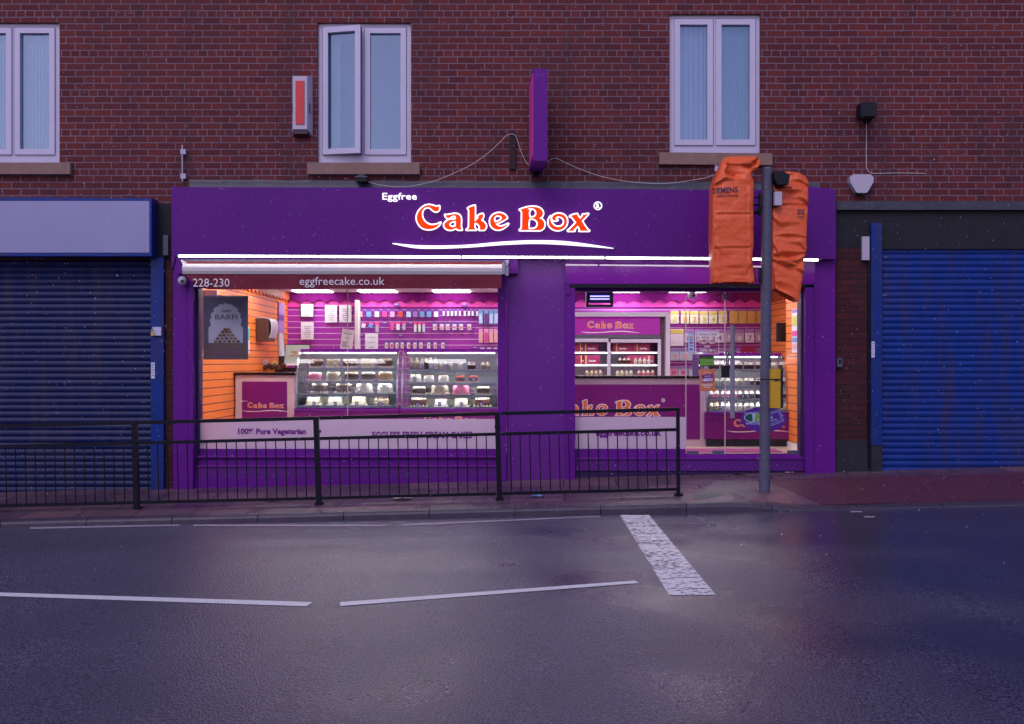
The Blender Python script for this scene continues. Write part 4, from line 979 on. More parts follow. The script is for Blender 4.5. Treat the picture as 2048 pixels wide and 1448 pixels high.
def bag(name, rows, Yc, dep, label, seed, creases, skew, dents=()):
    """rows: (y, left, right) px in the silhouette; closed tarpaulin with folds"""
    pts = smooth_line(rows, 1); H = 110; n = 72; bm = bmesh.new(); rings = []
    y0, y1 = rows[0][0], rows[-1][0]
    def at(y):
        for a, b in zip(rows, rows[1:]):
            if a[0] <= y <= b[0]:
                t = (y-a[0])/(b[0]-a[0]+1e-9); return a[1]+(b[1]-a[1])*t, a[2]+(b[2]-a[2])*t
        return rows[-1][1:]
    for i in range(H+1):
        y = y0+(y1-y0)*i/H; l, r = at(y); cx, hw = (l+r)/2, (r-l)/2
        tt = min(1, i/(H*.12)); dp = dep*(.35+.65*tt**.6)
        ring = []
        for k in range(n):
            a = 2*math.pi*k/n; c, s = math.cos(a), math.sin(a); e = .27
            ux = (abs(c)**e)*(1 if c > 0 else -1); uy = (abs(s)**e)*(1 if s > 0 else -1)
            px_ = cx+hw*ux; 
            q = Vector((px_*.012+seed, uy*.6, y*.012)); w = 0
            w += .02*(abs(mnoise.noise(q*1.6))-.18); w += .012*(abs(mnoise.noise(q*3.7+Vector((5, 0, 0))))-.2); w += .006*mnoise.noise(q*9)
            for (ca, cb, amp, wd) in creases:       # crease lines: fold along ca->cb
                ax, ay = ca; bx_, by_ = cb; dx, dy = bx_-ax, by_-ay; L2 = dx*dx+dy*dy
                t = max(0, min(1, ((px_-ax)*dx+(y-ay)*dy)/L2)); d = math.hypot(px_-ax-dx*t, y-ay-dy*t); sd = ((px_-ax)*dy-(y-ay)*dx)/math.sqrt(L2)
                w += amp*math.exp(-(d/wd)**2)*(1 if sd > 0 else -1)*min(1, abs(sd)/.8)
            for (dc, rx, ry, amp) in dents: w -= amp*max(0, 1-math.hypot((px_-dc[0])/rx, (y-dc[1])/ry))**.8
            yb = y+(skew*ux*(i/H)**4 if skew else 0)+(1.2*math.sin(k*.9)*(i/H)**8)
            v = W(px_+ (0.8*mnoise.noise(q*2.2) if True else 0), yb, Yc); v.y = Yc+dp*uy-(w if uy < 0 else -w*.5)
            ring.append(bm.verts.new(v))
        rings.append(ring)
    for a, b in zip(rings, rings[1:]):
        for k in range(n): bm.faces.new((a[k], b[k], b[(k+1) % n], a[(k+1) % n]))
    bm.faces.new(rings[0]); bmesh.ops.recalc_face_normals(bm, faces=bm.faces)
    bvh = BVHTree.FromBMesh(bm)
    o = fin(bm, name, M['orange_bag'], smooth=True); tag(o, label, 'bag', 'orange bags over the signal heads')
    return o, bvh
def z7(x, y): return 1410+x/4.673, 300+y/4.673
rowsL = [(65, 240, 470), (72, 200, 488), (85, 166, 498), (120, 146, 502), (160, 128, 494), (205, 110, 462), (222, 102, 430), (250, 92, 418), (300, 72, 436), (350, 55, 440), (430, 50, 438), (600, 48, 432), (800, 48, 432), (900, 48, 436), (1000, 50, 428), (1100, 55, 436), (1180, 57, 441), (1245, 58, 448)]
rowsR = [(210, 700, 830), (222, 660, 868), (240, 640, 905), (265, 610, 926), (300, 600, 940), (340, 600, 948), (500, 600, 942), (700, 600, 935), (900, 602, 925), (1000, 604, 915), (1100, 608, 903), (1200, 614, 888), (1300, 625, 868), (1360, 632, 856)]
cv = lambda rows: [(300+y/4.673, 1410+l/4.673, 1410+r/4.673) for y, l, r in rows]
cr = lambda lst: [(z7(*a), z7(*b), amp, wd) for a, b, amp, wd in lst]
bagL, bvL = bag('signal_bag', cv(rowsL), PY-.05, .14, 'taller orange bag tied over a signal head left of the pole', 3.1,
    cr([((90, 330), (400, 160), .028, 7), ((160, 310), (190, 150), .022, 6), ((190, 150), (390, 155), .02, 6), ((400, 160), (490, 70), .03, 7), ((100, 607), (380, 605), .012, 4), ((60, 925), (380, 915), .011, 4), ((380, 260), (384, 1180), .010, 3), ((95, 930), (98, 1245), .014, 4), ((100, 935), (330, 1200), .010, 12), ((330, 1200), (430, 1050), .01, 12)]), 0, [(z7(250, 225), 22, 14, .11), (z7(440, 140), 9, 7, .05), (z7(440, 215), 7, 8, .06)])
bagR, bvR = bag('signal_bag', cv(rowsR), PY+.12, .13, 'lower crumpled orange bag tied over a signal head right of the pole', 8.4,
    cr([((640, 520), (940, 525), .011, 4), ((720, 360), (910, 500), .022, 12), ((640, 1060), (770, 1080), .025, 7), ((770, 1080), (920, 990), .03, 8), ((635, 950), (690, 1080), .022, 8), ((650, 1000), (900, 960), .02, 14), ((770, 1090), (905, 1130), .022, 8), ((650, 815), (900, 820), .012, 5), ((660, 200+500), (900, 930), .02, 18), ((760, 230), (920, 340), .022, 10), ((700, 560), (800, 770), .014, 16)]), 13, [(z7(800, 440), 18, 12, .05), (z7(760, 1000), 22, 9, .05), (z7(700, 1320), 16, 14, .05)])
def bag_text(parent, bvh, s, x0, y0, x1, y1, rise, bold):
    vs, fs = text_raw(s, bold); bm = bmesh.new(); bv = []
    for u, v, w in vs:
        p = W(x0+(x1-x0)*u, y1+(y0-y1)*v-rise*u, -1.2); o = Vector((0, CY, CZ)); d = (p-o).normalized(); hit = bvh.ray_cast(o, d)
        q = (hit[0]-d*.006) if hit[0] else W(x0+(x1-x0)*u, y1+(y0-y1)*v-rise*u, PY); bv.append(bm.verts.new(q))
    for f in fs:
        try: bm.faces.new([bv[i] for i in f])
        except ValueError: pass
    # finer mesh is not needed at this size
    for v in bm.verts: v.co -= parent.location
    me = bpy.data.meshes.new('lettering'); bm.to_mesh(me); bm.free(); me.materials.append(M['bag_print'])
    o = bpy.data.objects.new('lettering', me); COL.objects.link(o); o.parent = parent
bag_text(bagL, bvL, 'SIEMENS', 1424.5, 376, 1475.5, 387.5, 3, .015); bag_text(bagL, bvL, 'SOLUTIONS', 1434.5, 390.5, 1476.5, 394.5, 1.3, .01)
bag_text(bagR, bvR, 'SIE', 1594.5, 418.5, 1609.5, 429, 0, .015); bag_text(bagR, bvR, 'TRA', 1595, 432, 1608, 436, 0, .01)

# ------------------------------------------------------------------ cakes
PROTO = {}
def make_cake(kind, shape, side, top, dol, extra=None, spikes=False):
    e = bpy.data.objects.new('cake', None); e.empty_display_size = .05; COL.objects.link(e)
    bm = bmesh.new()
    if shape == 'round': lathe(bm, [(.135, 0), (.135, .006)], 24)
    else: box(bm, -.135, .135, -.135, .135, 0, .006)
    fin(bm, 'cake_board', M['cake_white'], e, world=False)
    bm = bmesh.new(); h = .085
    if shape == 'round': lathe(bm, [(.112, .006), (.117, .012), (.117, h-.01), (.112, h), (.05, h+.003)], 28)
    else:
        box(bm, -.112, .112, -.112, .112, .006, h)
        bmesh.ops.bevel(bm, geom=bm.edges[:], offset=.014, segments=2, affect='EDGES')
    fin(bm, 'sponge', M[side], e, world=False, smooth=shape == 'round')
    bm = bmesh.new(); rnd = random.Random(hash(kind) % 1000 if False else sum(map(ord, kind)))
    N = 18
    for k in range(N):      # piped border at the foot and round the rim
        a = 2*math.pi*k/N; c, s = math.cos(a), math.sin(a)
        if shape == 'square':
            q = max(abs(c), abs(s)); c, s = c/q*.96, s/q*.96
        blob(bm, (.121*c, .121*s, .012), .014, .8)
        if k % 2 == 0 or not spikes: blob(bm, (.092*c, .092*s, h+.006), .021, 1.6 if spikes else .95)
    for k in range(6): blob(bm, (rnd.uniform(-.06, .06), rnd.uniform(-.06, .06), h+.006), .022, .7)
    fin(bm, 'piped_cream', M[dol], e, world=False, smooth=True)
    bm = bmesh.new()
    for k in range(14):
        a = rnd.uniform(0, 6.28); r = rnd.uniform(.02, .1); blob(bm, (r*math.cos(a), r*math.sin(a), h+.019), .0115, .8)
    fin(bm, 'topping', M[top], e, world=False)
    return e
KINDS = {
 'speck': ('speckled cake with cream top', 'round', 'cake_speck', 'cake_choc', 'cake_cream'),
 'dark': ('dark chocolate cake with cream top', 'round', 'cake_choc', 'cake_nut', 'cake_cream'),
 'darkred': ('dark chocolate cake with red fruit', 'round', 'cake_choc', 'cake_red', 'cake_cream'),
 'brown': ('brown crumb cake with white top', 'round', 'cake_choc', 'cake_white', 'cake_white'),
 'nut': ('golden nut cake with white top', 'round', 'cake_nut', 'cake_cream', 'cake_white'),
 'rose': ('pink crumb cake with white top', 'round', 'cake_pink', 'cake_white', 'cake_white'),
 'cream': ('round white cream cake', 'round', 'cake_white', 'cake_cream', 'cake_white'),
 'creamred': ('white cake with red topping', 'round', 'cake_white', 'cake_red', 'cake_cream'),
 'sqcream': ('square cream cake', 'square', 'cake_cream', 'cake_choc', 'cake_white'),
 'sqblue': ('square cream cake dotted blue', 'square', 'cake_cream', 'cake_blue', 'cake_white'),
 'sqfruit': ('square cream cake with orange fruit', 'square', 'cake_cream', 'packet_orange', 'packet_cream'),
 'sqdark': ('square chocolate cake with cream', 'square', 'cake_choc', 'cake_red', 'cake_cream'),
 'sqspeck': ('square speckled chocolate cake', 'square', 'cake_speck', 'cake_red', 'cake_choc'),
 'spiky': ('white cake with tall cream peaks', 'round', 'cake_white', 'cake_white', 'cake_cream'),
 'pink': ('bright pink iced cake', 'round', 'cake_pink', 'cake_red', 'cake_pink'),
 'fruit': ('small dark red fruit cake', 'round', 'cake_choc', 'cake_red', 'cake_red'),
 'sqpink': ('square white cake dotted pink', 'square', 'cake_white', 'cake_pink', 'cake_white'),
}
ORD = ['first', 'second', 'third', 'fourth', 'fifth', 'sixth', 'seventh', 'eighth', 'ninth', 'tenth', 'eleventh', 'twelfth', 'thirteenth', 'fourteenth']
def put_cake(kind, px, sit, wpx, Y, where):
    if kind not in PROTO:
        K = KINDS[kind]; PROTO[kind] = make_cake(kind, *K[1:5], spikes=kind == 'spiky'); e = PROTO[kind]
    else: e = copy_tree(PROTO[kind])
    p = W(px, sit, Y); s = wpx*(Y-CY)/F/.25; e.location = p; e.scale = (s, s, s*1.32); e.rotation_euler.z = random.uniform(-.3, .3) if 'sq' not in kind else random.uniform(-.08, .08)
    tag(e, KINDS[kind][0]+', '+where, 'cake', 'cakes in the display cases'); return e
CARD = None
def put_card(px, py, Y, where, w=6.2, h=8):
    global CARD
    if CARD is None:
        bm = bmesh.new(); v = box(bm, -.022, .022, 0, .002, 0, .056)
        bm2 = bm; box(bm2, -.016, .016, -.0015, -.0003, .034, .04, 1); box(bm2, -.016, .012, -.0015, -.0003, .022, .028, 1); box(bm2, -.016, .016, -.0015, -.0003, .01, .014, 1)
        CARD = fin(bm, 'price_card', [M['card_purple'], M['logo_white']], world=False); e = CARD
    else: e = CARD.copy(); COL.objects.link(e)
    e.location = W(px, py, Y); tag(e, 'small purple price card '+where, 'price card', 'purple price cards'); return e

# ------------------------------------------------------------------ display cases
M['case_back'] = mat('case_liner', (.4, .4, .44), .4)
def display_case(x0, x1, ytop, ybase, yfloor, Yf, shelves, dep, label, curved=True):
    E = empty('display_case', W((x0+x1)/2, yfloor, Yf+dep/2), label, 'display case', 'glass cake display cases')
    X0, X1 = W(x0, 0, Yf).x, W(x1, 0, Yf).x; zb = W(0, ybase, Yf).z; zt = W(0, ytop, Yf+.25).z
    BX('base_cabinet', M['mag_plain'], E, X0-.03, X1+.03, Yf-.01, Yf+dep, FZ+.1, zb-.03, bev=.005)
    BX('ledge', M['purple_gloss'], E, X0-.03, X1+.03, Yf-.03, Yf+dep, zb-.03, zb, bev=.004)
    BX('plinth', M['black_plastic'], E, X0, X1, Yf+.03, Yf+dep, FZ, FZ+.1)
    BX('back_panel', M['case_back'], E, X0+.02, X1-.02, Yf+dep-.02, Yf+dep, zb, zt-.02)
    prof = [(Yf+.0, zb+.01), (Yf+.02, zb+(zt-zb)*.35), (Yf+.07, zb+(zt-zb)*.65), (Yf+.13, zb+(zt-zb)*.85), (Yf+.21, zb+(zt-zb)*.96), (Yf+.3, zt-.005)]
    prof = smooth_line(prof, 4)
    bm = bmesh.new(); A = None
    for y, z in prof:
        r = [bm.verts.new((X0+.012, y, z)), bm.verts.new((X1-.012, y, z))]
        if A: bm.faces.new((A[0], A[1], r[1], r[0]))
        A = r
    fin(bm, 'front_glass', M['case_glass'], E, smooth=True)
    for X in (X0, X1):
        bm = bmesh.new(); A = None
        for y, z in prof:
            r = [bm.verts.new((X-.012, y-.006, z)), bm.verts.new((X+.012, y-.006, z)), bm.verts.new((X+.012, y+.02, z-.004)), bm.verts.new((X-.012, y+.02, z-.004))]
            if A:
                for i in range(4): bm.faces.new((A[i], A[(i+1) % 4], r[(i+1) % 4], r[i]))
            A = r
        fin(bm, 'end_frame', M['chrome'], E)
        bm = bmesh.new(); P = [(y, z) for y, z in prof]+[(Yf+dep, zt), (Yf+dep, zb)]
        s = 1 if X == X0 else -1
        bm.faces.new([bm.verts.new((X+s*.006, y+.005, z)) for y, z in P]); fin(bm, 'end_glass', M['case_glass'], E)
    BX('canopy', M['purple_gloss'], E, X0, X1, Yf+.27, Yf+dep, zt-.01, zt+.03, bev=.006)
    BX('light_strip', M['case_strip'], E, X0+.05, X1-.05, Yf+.3, Yf+.34, zt-.035, zt-.02)
    for i, (ys, inset) in enumerate(shelves):
        z = W(0, ys, Yf+.1+inset).z
        bm = bmesh.new(); box(bm, X0+.02, X1-.02, Yf+.03+inset, Yf+dep-.03, z-.012, z); box(bm, X0+.02, X1-.02, Yf+.02+inset, Yf+.03+inset, z-.03, z+.002)
        fin(bm, 'shelf', M['steel_shelf'], E)
        if i < 3: BX('shelf_fill_light', M['shelf_fill'], E, X0+.06, X1-.06, Yf+.035+inset, Yf+.05+inset, z-.022, z-.0125)  # glowing bar added under the shelf to brighten the cakes
    return E
YC = 1.7
c1 = display_case(593, 794, 702, 817, 893, YC, [(736.5, .15), (763, .08), (788, .03), (811, .0)], .75, 'curved glass cake case beside the white counter in the left window')
c2 = display_case(804, 996, 702, 817, 893, YC, [(741, .15), (766.5, .08), (791, .03), (814.5, .0)], .75, 'curved glass cake case beside the purple pillar in the left window')
logo(c2, 848, 952, 840, YC-.012, M['logo_orange'], M['logo_white'], M['red_print'])
rows = [
 ('L', 735, .15, 'top', [('darkred', 634, 30), ('speck', 667, 32), ('brown', 700, 32), ('speck', 737, 34), ('darkred', 771, 33)]),
 ('L', 761.5, .08, 'second', [('rose', 630, 31), ('speck', 667, 33), ('dark', 703, 32), ('brown', 737, 32), ('nut', 771, 33)]),
 ('L', 786.5, .03, 'third', [('darkred', 640, 39), ('dark', 688, 39), ('creamred', 729, 38), ('cream', 771, 36)]),
 ('L', 810, .0, 'bottom', [('sqcream', 629, 31), ('sqblue', 672, 31), ('sqfruit', 719, 33), ('sqspeck', 764, 34)]),
 ('R', 763.5, .08, 'second', [('spiky', 831, 25), ('creamred', 858, 23), ('creamred', 887, 23), ('fruit', 920, 22), ('fruit', 947, 22)]),
 ('R', 789, .03, 'third', [('sqdark', 839, 30), ('speck', 880, 40), ('pink', 922, 38), ('sqdark', 967, 30)]),
 ('R', 813, .0, 'bottom', [('sqdark', 838, 36), ('sqpink', 883, 29), ('sqfruit', 923, 31), ('sqdark', 965, 36)]),
]
for side, sit, inset, sh, lst in rows:
    for i, (k, px, w) in enumerate(lst):
        put_cake(k, px, sit, w*.93, YC+.17+inset*.6+(.02 if inset else .03), '%s from left on %s shelf, %s case' % (ORD[i], sh, 'left' if side == 'L' else 'second'))
for side, sit, lst in (('left', 786, [('dark', 660, 24), ('sqcream', 706, 24), ('sqcream', 748, 24)]), ('left', 809, [('sqcream', 652, 26), ('sqblue', 690, 26), ('sqcream', 741, 24)]), ('second', 788, [('dark', 861, 24), ('cream', 944, 22)]), ('second', 812, [('sqcream', 862, 24), ('sqpink', 903, 24), ('sqcream', 947, 24)])):
    for i, (k, px, w) in enumerate(lst):
        put_cake(k, px, sit-1.5, w, YC+.45, 'behind the front row, %s on %s shelf, %s case' % (ORD[i], 'third' if sit < 800 else 'bottom', side))
cards = [('left', 'top', 737, .15, [646, 683, 718, 753]), ('left', 'second', 762.5, .08, [612, 646, 686, 719, 752]), ('left', 'third', 787.5, .03, [616, 660, 705, 751]), ('left', 'bottom', 811.5, 0, [628, 670, 713, 760]),
         ('second', 'top', 737, .15, [842, 892, 956]), ('second', 'second', 763, .08, [829, 872, 947]), ('second', 'third', 788.5, .03, [820, 944, 989]), ('second', 'bottom', 812.5, 0, [834, 879, 923, 963])]
for cs, sh, y, inset, xs_ in cards:
    for i, px in enumerate(xs_): put_card(px, y, YC+.045+inset, '%s from left along the %s shelf of the %s case' % (ORD[i], sh, cs))
# dessert pots, one mould
def make_pot(name, cup, cream, top, tall=1.0):
    e = bpy.data.objects.new(name, None); e.empty_display_size = .03; COL.objects.link(e)
    bm = bmesh.new(); lathe(bm, [(.024, 0), (.033, .05*tall), (.034, .052*tall)], 12); fin(bm, 'pot', M[cup], e, world=False, smooth=True)
    bm = bmesh.new(); blob(bm, (0, 0, .056*tall), .032, .7); blob(bm, (.004, 0, .075*tall), .022, .8)
    fin(bm, 'cream', M[cream], e, world=False, smooth=True)
    bm = bmesh.new(); blob(bm, (.004, -.008, .075*tall+.018), .011); fin(bm, 'topping', M[top], e, world=False)
    return e
POTS = {'choc': ('cake_choc', 'cake_white', 'cake_red'), 'cream': ('cake_cream', 'cake_white', 'cake_choc'), 'pink': ('cake_pink', 'cake_white', 'cake_red'), 'speck': ('cake_speck', 'cake_cream', 'cake_red'), 'white': ('cake_white', 'cake_white', 'cake_cream')}
PP = {}
PDESC = {'choc': 'chocolate dessert pot with cream', 'cream': 'cream coloured dessert pot', 'pink': 'pink dessert pot with cream', 'speck': 'speckled dessert pot', 'white': 'white dessert pot'}
def put_pot(kind, px, sit, Y, where, s=1.0, tall=1.0):
    k = (kind, tall)
    if k not in PP: PP[k] = make_pot('dessert_pot', *POTS[kind], tall); e = PP[k]
    else: e = copy_tree(PP[k])
    e.location = W(px, sit, Y); e.scale = (s, s, s); e.rotation_euler.z = random.uniform(0, 6)
    tag(e, '%s, %s' % (PDESC[kind], where), 'dessert pot', 'dessert pots in the cases')
for i, (px, k, t) in enumerate([(823, 'speck', 1.7), (834, 'speck', 1.7), (844, 'white', 1.5), (853, 'choc', 1.7), (862, 'white', 1.7), (871, 'white', 1.7), (882, 'cream', 1), (891, 'white', 1), (902, 'cream', 1), (921, 'white', 1), (939, 'choc', 1), (947, 'choc', 1), (966, 'speck', 1), (976, 'speck', 1)]):
    put_pot(k, px, 738.5, YC+.3, '%s from left on top shelf, second case' % ORD[i], 1.1, t)

# case by the door
YD = 1.17
c3 = display_case(1414, 1574, 710, 824, 893.5, YD, [(740, .15), (772, .08), (798, .03), (821, .0)], .75, 'glass dessert case with purple base beside the orange wall by the door')
logo(c3, 1468, 1570, 847, YD-.012, M['logo_orange'], M['logo_white'], M['red_print'])
for (sit, inset, sh, kinds) in ((738, .15, 'top', ['choc']*6+['choc', 'choc', 'choc', 'cream', 'cream', 'cream', 'choc']), (770, .08, 'second', ['cream']*5+['speck', 'speck', 'choc', 'choc', 'speck', 'choc', 'speck', 'choc']),
                                (796, .03, 'third', ['pink']*5+['choc']*5+['speck', 'choc', 'choc']), (819.5, .0, 'bottom', ['speck', 'speck', 'white', 'white', 'cream', 'cream', 'cream', 'cream', 'white', 'white', 'cream', 'cream', 'cream'])):
    for i, k in enumerate(kinds):
        put_pot(k, 1422+i*11.7, sit, YD+.14+inset, '%s from left on %s shelf, case by door' % (ORD[i], sh), 1.05)
        if i % 2 == 0: put_pot(k, 1428+i*11.7, sit-.8, YD+.34+inset, 'behind the %s front pot, %s shelf, case by door' % (ORD[i], sh), 1.05)
for y, inset, sh in ((771, .08, 'second'), (797, .03, 'third'), (821, 0, 'bottom')):
    for i, px in enumerate((1446, 1496)): put_card(px, y, YD+.045+inset, '%s from left, %s shelf, case by the door' % (ORD[i], sh))

# ------------------------------------------------------------------ counters
YK = 1.9
K1 = empty('counter', W(529, 893, YK), 'short pinkish counter with purple logo panel beside the orange wall', 'counter')
RB('front', M['counter_cream'], K1, 471, 750.5, 589, 893, YK, YK+.6); RB('worktop', M['granite'], K1, 467.5, 745, 590, 750.3, YK-.03, YK+.65, bev=.003)
RB('panel', M['mag_plain'], K1, 484, 763, 574, 880, YK-.008, YK-.001)
logo(K1, 495, 568, 811, YK-.012, M['logo_orange'], M['logo_white'], M['logo_white'])
YL = 1.25
K2 = empty('counter', W(1270, 893, YL), 'long pinkish counter with large logo behind the right window', 'counter')
RB('front', M['counter_cream'], K2, 1090, 757, 1412.5, 892, YL, YL+.6); RB('worktop', M['granite'], K2, 1088, 752, 1413, 757, YL-.03, YL+.6, bev=.003)
RB('panel', M['mag_plain'], K2, 1096, 769, 1400, 879, YL-.008, YL-.001)
logo(K2, 1099, 1321, 816, YL-.014, M['logo_orange'], M['logo_white'], None, sw=False, wid=2.4)
TX('registered_mark', M['logo_white'], K2, 'O', 1322.5, 796.5, 1330, 804.5, YL-.012); TX('registered_mark', M['logo_white'], K2, 'R', 1325, 798.5, 1328, 802.5, YL-.012)
BX('door_mat', M['mat_pink'], None, 2.15, 3.35, .3, .75, FZ+.001, FZ+.012)
tag(bpy.data.objects['door_mat'], 'magenta mat on the cream floor just inside the door', 'mat')

# ------------------------------------------------------------------ back fridge
YF = 4.0
FR = empty('upright_fridge', W(1240, 893, YF+.4), 'tall white framed fridge with lit logo header behind the long counter', 'fridge')
def fr(name, m, x0, y0, x1, y1, a, b_, par=None, bev=0): return RB(name, m, par or FR, x0, y0, x1, y1, YF+a, YF+b_, bev)
bm = bmesh.new(); rect(bm, 1092, 624, 1340, 633, YF-.1, YF+1.2); rect(bm, 1332, 633.2, 1340, 870, YF-.1, YF+1.2); fin(bm, 'surround', M['upvc'], FR)
M['header_lit'] = mat('lit_magenta_header', (.2, .002, .2), .5, var=.05, emis=(.3, .003, .28), es=.6)
fr('header', M['header_lit'], 1092, 635, 1320, 669, .0, .6); logo(FR, 1175, 1268, 650, YF-.004, M['logo_orange'], M['logo_white'], M['red_print'])
fr('top_rail', M['grey_metal'], 1092, 669.5, 1322, 676, -.01, .1)
fr('side_panel', mat('brown_side', (.14, .06, .1), .5), 1321, 635, 1331, 870, .05, .6)
fr('back_panel', mat('fridge_liner', (.22, .18, .26), .3, metal=.4), 1092, 676, 1320, 870, .6, .65)
d1 = bmesh.new(); rect(d1, 1092, 677, 1217, 684, YF-.02, YF+.03); rect(d1, 1215, 684, 1221, 870, YF-.03, YF+.035); fin(d1, 'door', M['upvc'], FR, bev=.003)
d2 = bmesh.new(); rect(d2, 1221.5, 678, 1322, 685, YF, YF+.03); rect(d2, 1316, 685, 1322, 870, YF-.002, YF+.032); fin(d2, 'door', M['upvc'], FR, bev=.003)
for ys in (704, 729):
    s = fr('shelf', M['white'], 1092, ys-1, 1316, ys+.6, .05, .55); fr('light_strip', M['case_strip'], 1150, ys+1.5, 1216, ys+2.4, .05, .07); fr('light_strip', M['case_strip'], 1224, ys+1.5, 1314, ys+2.4, .05, .07)
def cake_box(x0, x1, y0, y1, where, ribbon=.28):
    e = empty('cake_box', W((x0+x1)/2, y1, YF+.25), 'magenta cake box with gold ribbon, '+where, 'cake box', 'cake boxes in the fridge')
    RB('carton', M['card_pink'], e, x0, y0, x1, y1, YF+.12, YF+.38, bev=.003)
    xr = x0+(x1-x0)*ribbon; RB('ribbon', M['gold'], e, xr, y0-.2, xr+2.4, y1, YF+.116, YF+.119)
    TX('lettering', M['logo_white'], e, 'Cake Box', xr+6, y0+(y1-y0)*.5, xr+21 if x1-xr > 24 else x1-1.5, y0+(y1-y0)*.74, YF+.114, bold=.03)
cake_box(1128, 1164, 686, 703, 'leftmost on upper shelf', .88); cake_box(1165, 1197, 687, 703, 'second on upper shelf', .16); cake_box(1226, 1264, 687, 703, 'third on upper shelf', .16); cake_box(1265, 1300, 687, 703, 'rightmost on upper shelf', .24)
cake_box(1128, 1165, 711, 728, 'leftmost on middle shelf', .9); cake_box(1167, 1200, 711, 728, 'second on middle shelf', .12); cake_box(1254, 1308, 711, 728, 'rightmost on middle shelf', .8)
for n_, (xs0, k, nn, y, dx) in enumerate([(1240, 'choc', 3, 727, 8.5), (1271, 'white', 4, 728, 9), (1235, 'cream', 4, 752, 9), (1278, 'pink', 4, 752, 9), (1174, 'speck', 4, 752, 9)]):
    for i in range(nn): put_pot(k, xs0+i*dx, y, YF+.06, '%s from left, %s fridge' % (ORD[i], ['middle shelf of', 'right of middle shelf of', 'centre bottom of', 'right bottom of', 'left bottom of'][n_]), 1.0)

# ------------------------------------------------------------------ packets on the slatwall
YW = IY1-.06
def packet(x0, y0, x1, y1, body, panel, txt, tcol, label, grp, cat='packet', Y=None, tilt=0, head=None):
    Y = YW if Y is None else Y
    e = empty('packet', W((x0+x1)/2, y1, Y), label, cat, grp); h = y1-y0; w = x1-x0
    a = RB('card', M[body], e, x0, y0, x1, y1, Y, Y+.012, bev=.001)
    if panel: RB('window', M[panel], e, x0+w*.12, y0+h*.26, x1-w*.12, y1-h*.06, Y-.006, Y-.0005)
    if head: RB('header', M[head], e, x0+.1, y0+h*.02, x1-.1, y0+h*.27, Y-.004, Y-.0005)
    if txt: TX('numeral', M[tcol], e, txt, x0+w*.3 if len(txt) == 1 else x0+w*.17, y0+h*.45, x1-w*.2, y1-h*.14, Y-.008, bold=.02)
    bm = bmesh.new(); tube(bm, [W((x0+x1)/2, y0+1, Y+.01), W((x0+x1)/2, y0-1, Y+.05)], .004, 5); fin(bm, 'hook', M['chrome'], e)
    if tilt: e.rotation_euler.y = tilt
    return e
def q(x, y): return 640+x/5.363, 560+y/5.363
cols = ['packet_rose', 'packet_blue', 'packet_cream', 'packet_hot', 'packet_pink', 'cake_red', 'packet_sky', 'packet_lilac', 'packet_blue', 'packet_blue', 'packet_white']
cn = ['pale pink', 'grey blue', 'cream', 'hot pink', 'rose pink', 'dark red', 'sky blue', 'lilac', 'mid blue', 'blue', 'white']
for i, cx in enumerate((432, 522, 610, 692, 775, 862, 950, 1022, 1094, 1168, 1245)):
    x0, y0 = q(cx-31, 315); x1, y1 = q(cx+31, 402)
    packet(x0, y0, x1, y1, 'packet_violet', cols[i], None, None, 'small violet packet with %s window, %s in the top row' % (cn[i], ORD[i]), 'violet packets on the wall')
for i, cx in enumerate((1326, 1374, 1416, 1456, 1500, 1553, 1598, 1638, 1686)):
    x0, y0 = q(cx-15, 315); x1, y1 = q(cx+15, 388)
    packet(x0, y0, x1, y1, 'packet_violet', 'packet_white', None, None, 'narrow white fronted packet, %s after the coloured packets' % ORD[i], 'violet packets on the wall')
for j, (ya, yb, c, c2_, nm) in enumerate(((322, 474, 'packet_blue', 'packet_sky', 'blue'), (523, 674, 'packet_pink', 'packet_rose', 'pink'))):
    for i, cx in enumerate((1725, 1783, 1837, 1889)):
        x0, y0 = q(cx-23, ya); x1, y1 = q(cx+23, yb)
        packet(x0, y0, x1, y1, c, c2_ if i != 1 else ('logo_purple' if j == 0 else 'packet_hot'), None, None, 'tall %s banner packet, %s from left by the pillar' % (nm, ORD[i]), 'tall banner packets')
for i, (cx, w, y0_, y1_, c, nm) in enumerate(((460, 54, 452, 515, 'packet_white', 'white tilted'), (537, 54, 450, 515, 'packet_blue', 'blue tilted'), (613, 46, 450, 568, 'packet_grey', 'tall grey'), (775, 48, 450, 542, 'packet_hot', 'hot pink'), (836, 50, 450, 540, 'packet_white', 'white'), (900, 44, 450, 540, 'packet_grey', 'grey'), (1022, 36, 450, 562, 'packet_white', 'slim white'), (1067, 36, 450, 562, 'packet_cream', 'slim cream'), (1112, 36, 450, 562, 'packet_sky', 'slim sky blue'))):
    x0, y0 = q(cx-w/2, y0_); x1, y1 = q(cx+w/2, y1_)
    packet(x0, y0, x1, y1, 'packet_violet', c, None, None, '%s fronted packet, %s in the second row' % (nm, ORD[i]), 'violet packets on the wall', head='packet_hot', tilt=.25 if i < 2 else 0)
for i, (cx, s) in enumerate(zip((1230, 1306, 1369, 1443, 1513, 1601), ('18', '21', '30', '40', '50', '60'))):
    x0, y0 = q(cx-28, 450); x1, y1 = q(cx+28, 540)
    packet(x0, y0, x1, y1, 'packet_violet', 'packet_white', s, 'red_print', 'packet with a red number %s candle on the purple wall' % s, 'number candle packets')
for i, cx in enumerate((713, 768, 826, 882, 949, 1019, 1083, 1166, 1236, 1318)):
    x0, y0 = q(cx-22, 648); x1, y1 = q(cx+22, 738)
    packet(x0, y0, x1, y1, 'packet_violet', 'packet_white', str(i), 'red_print', 'packet with a red single digit %d candle, lowest row' % i, 'number candle packets')
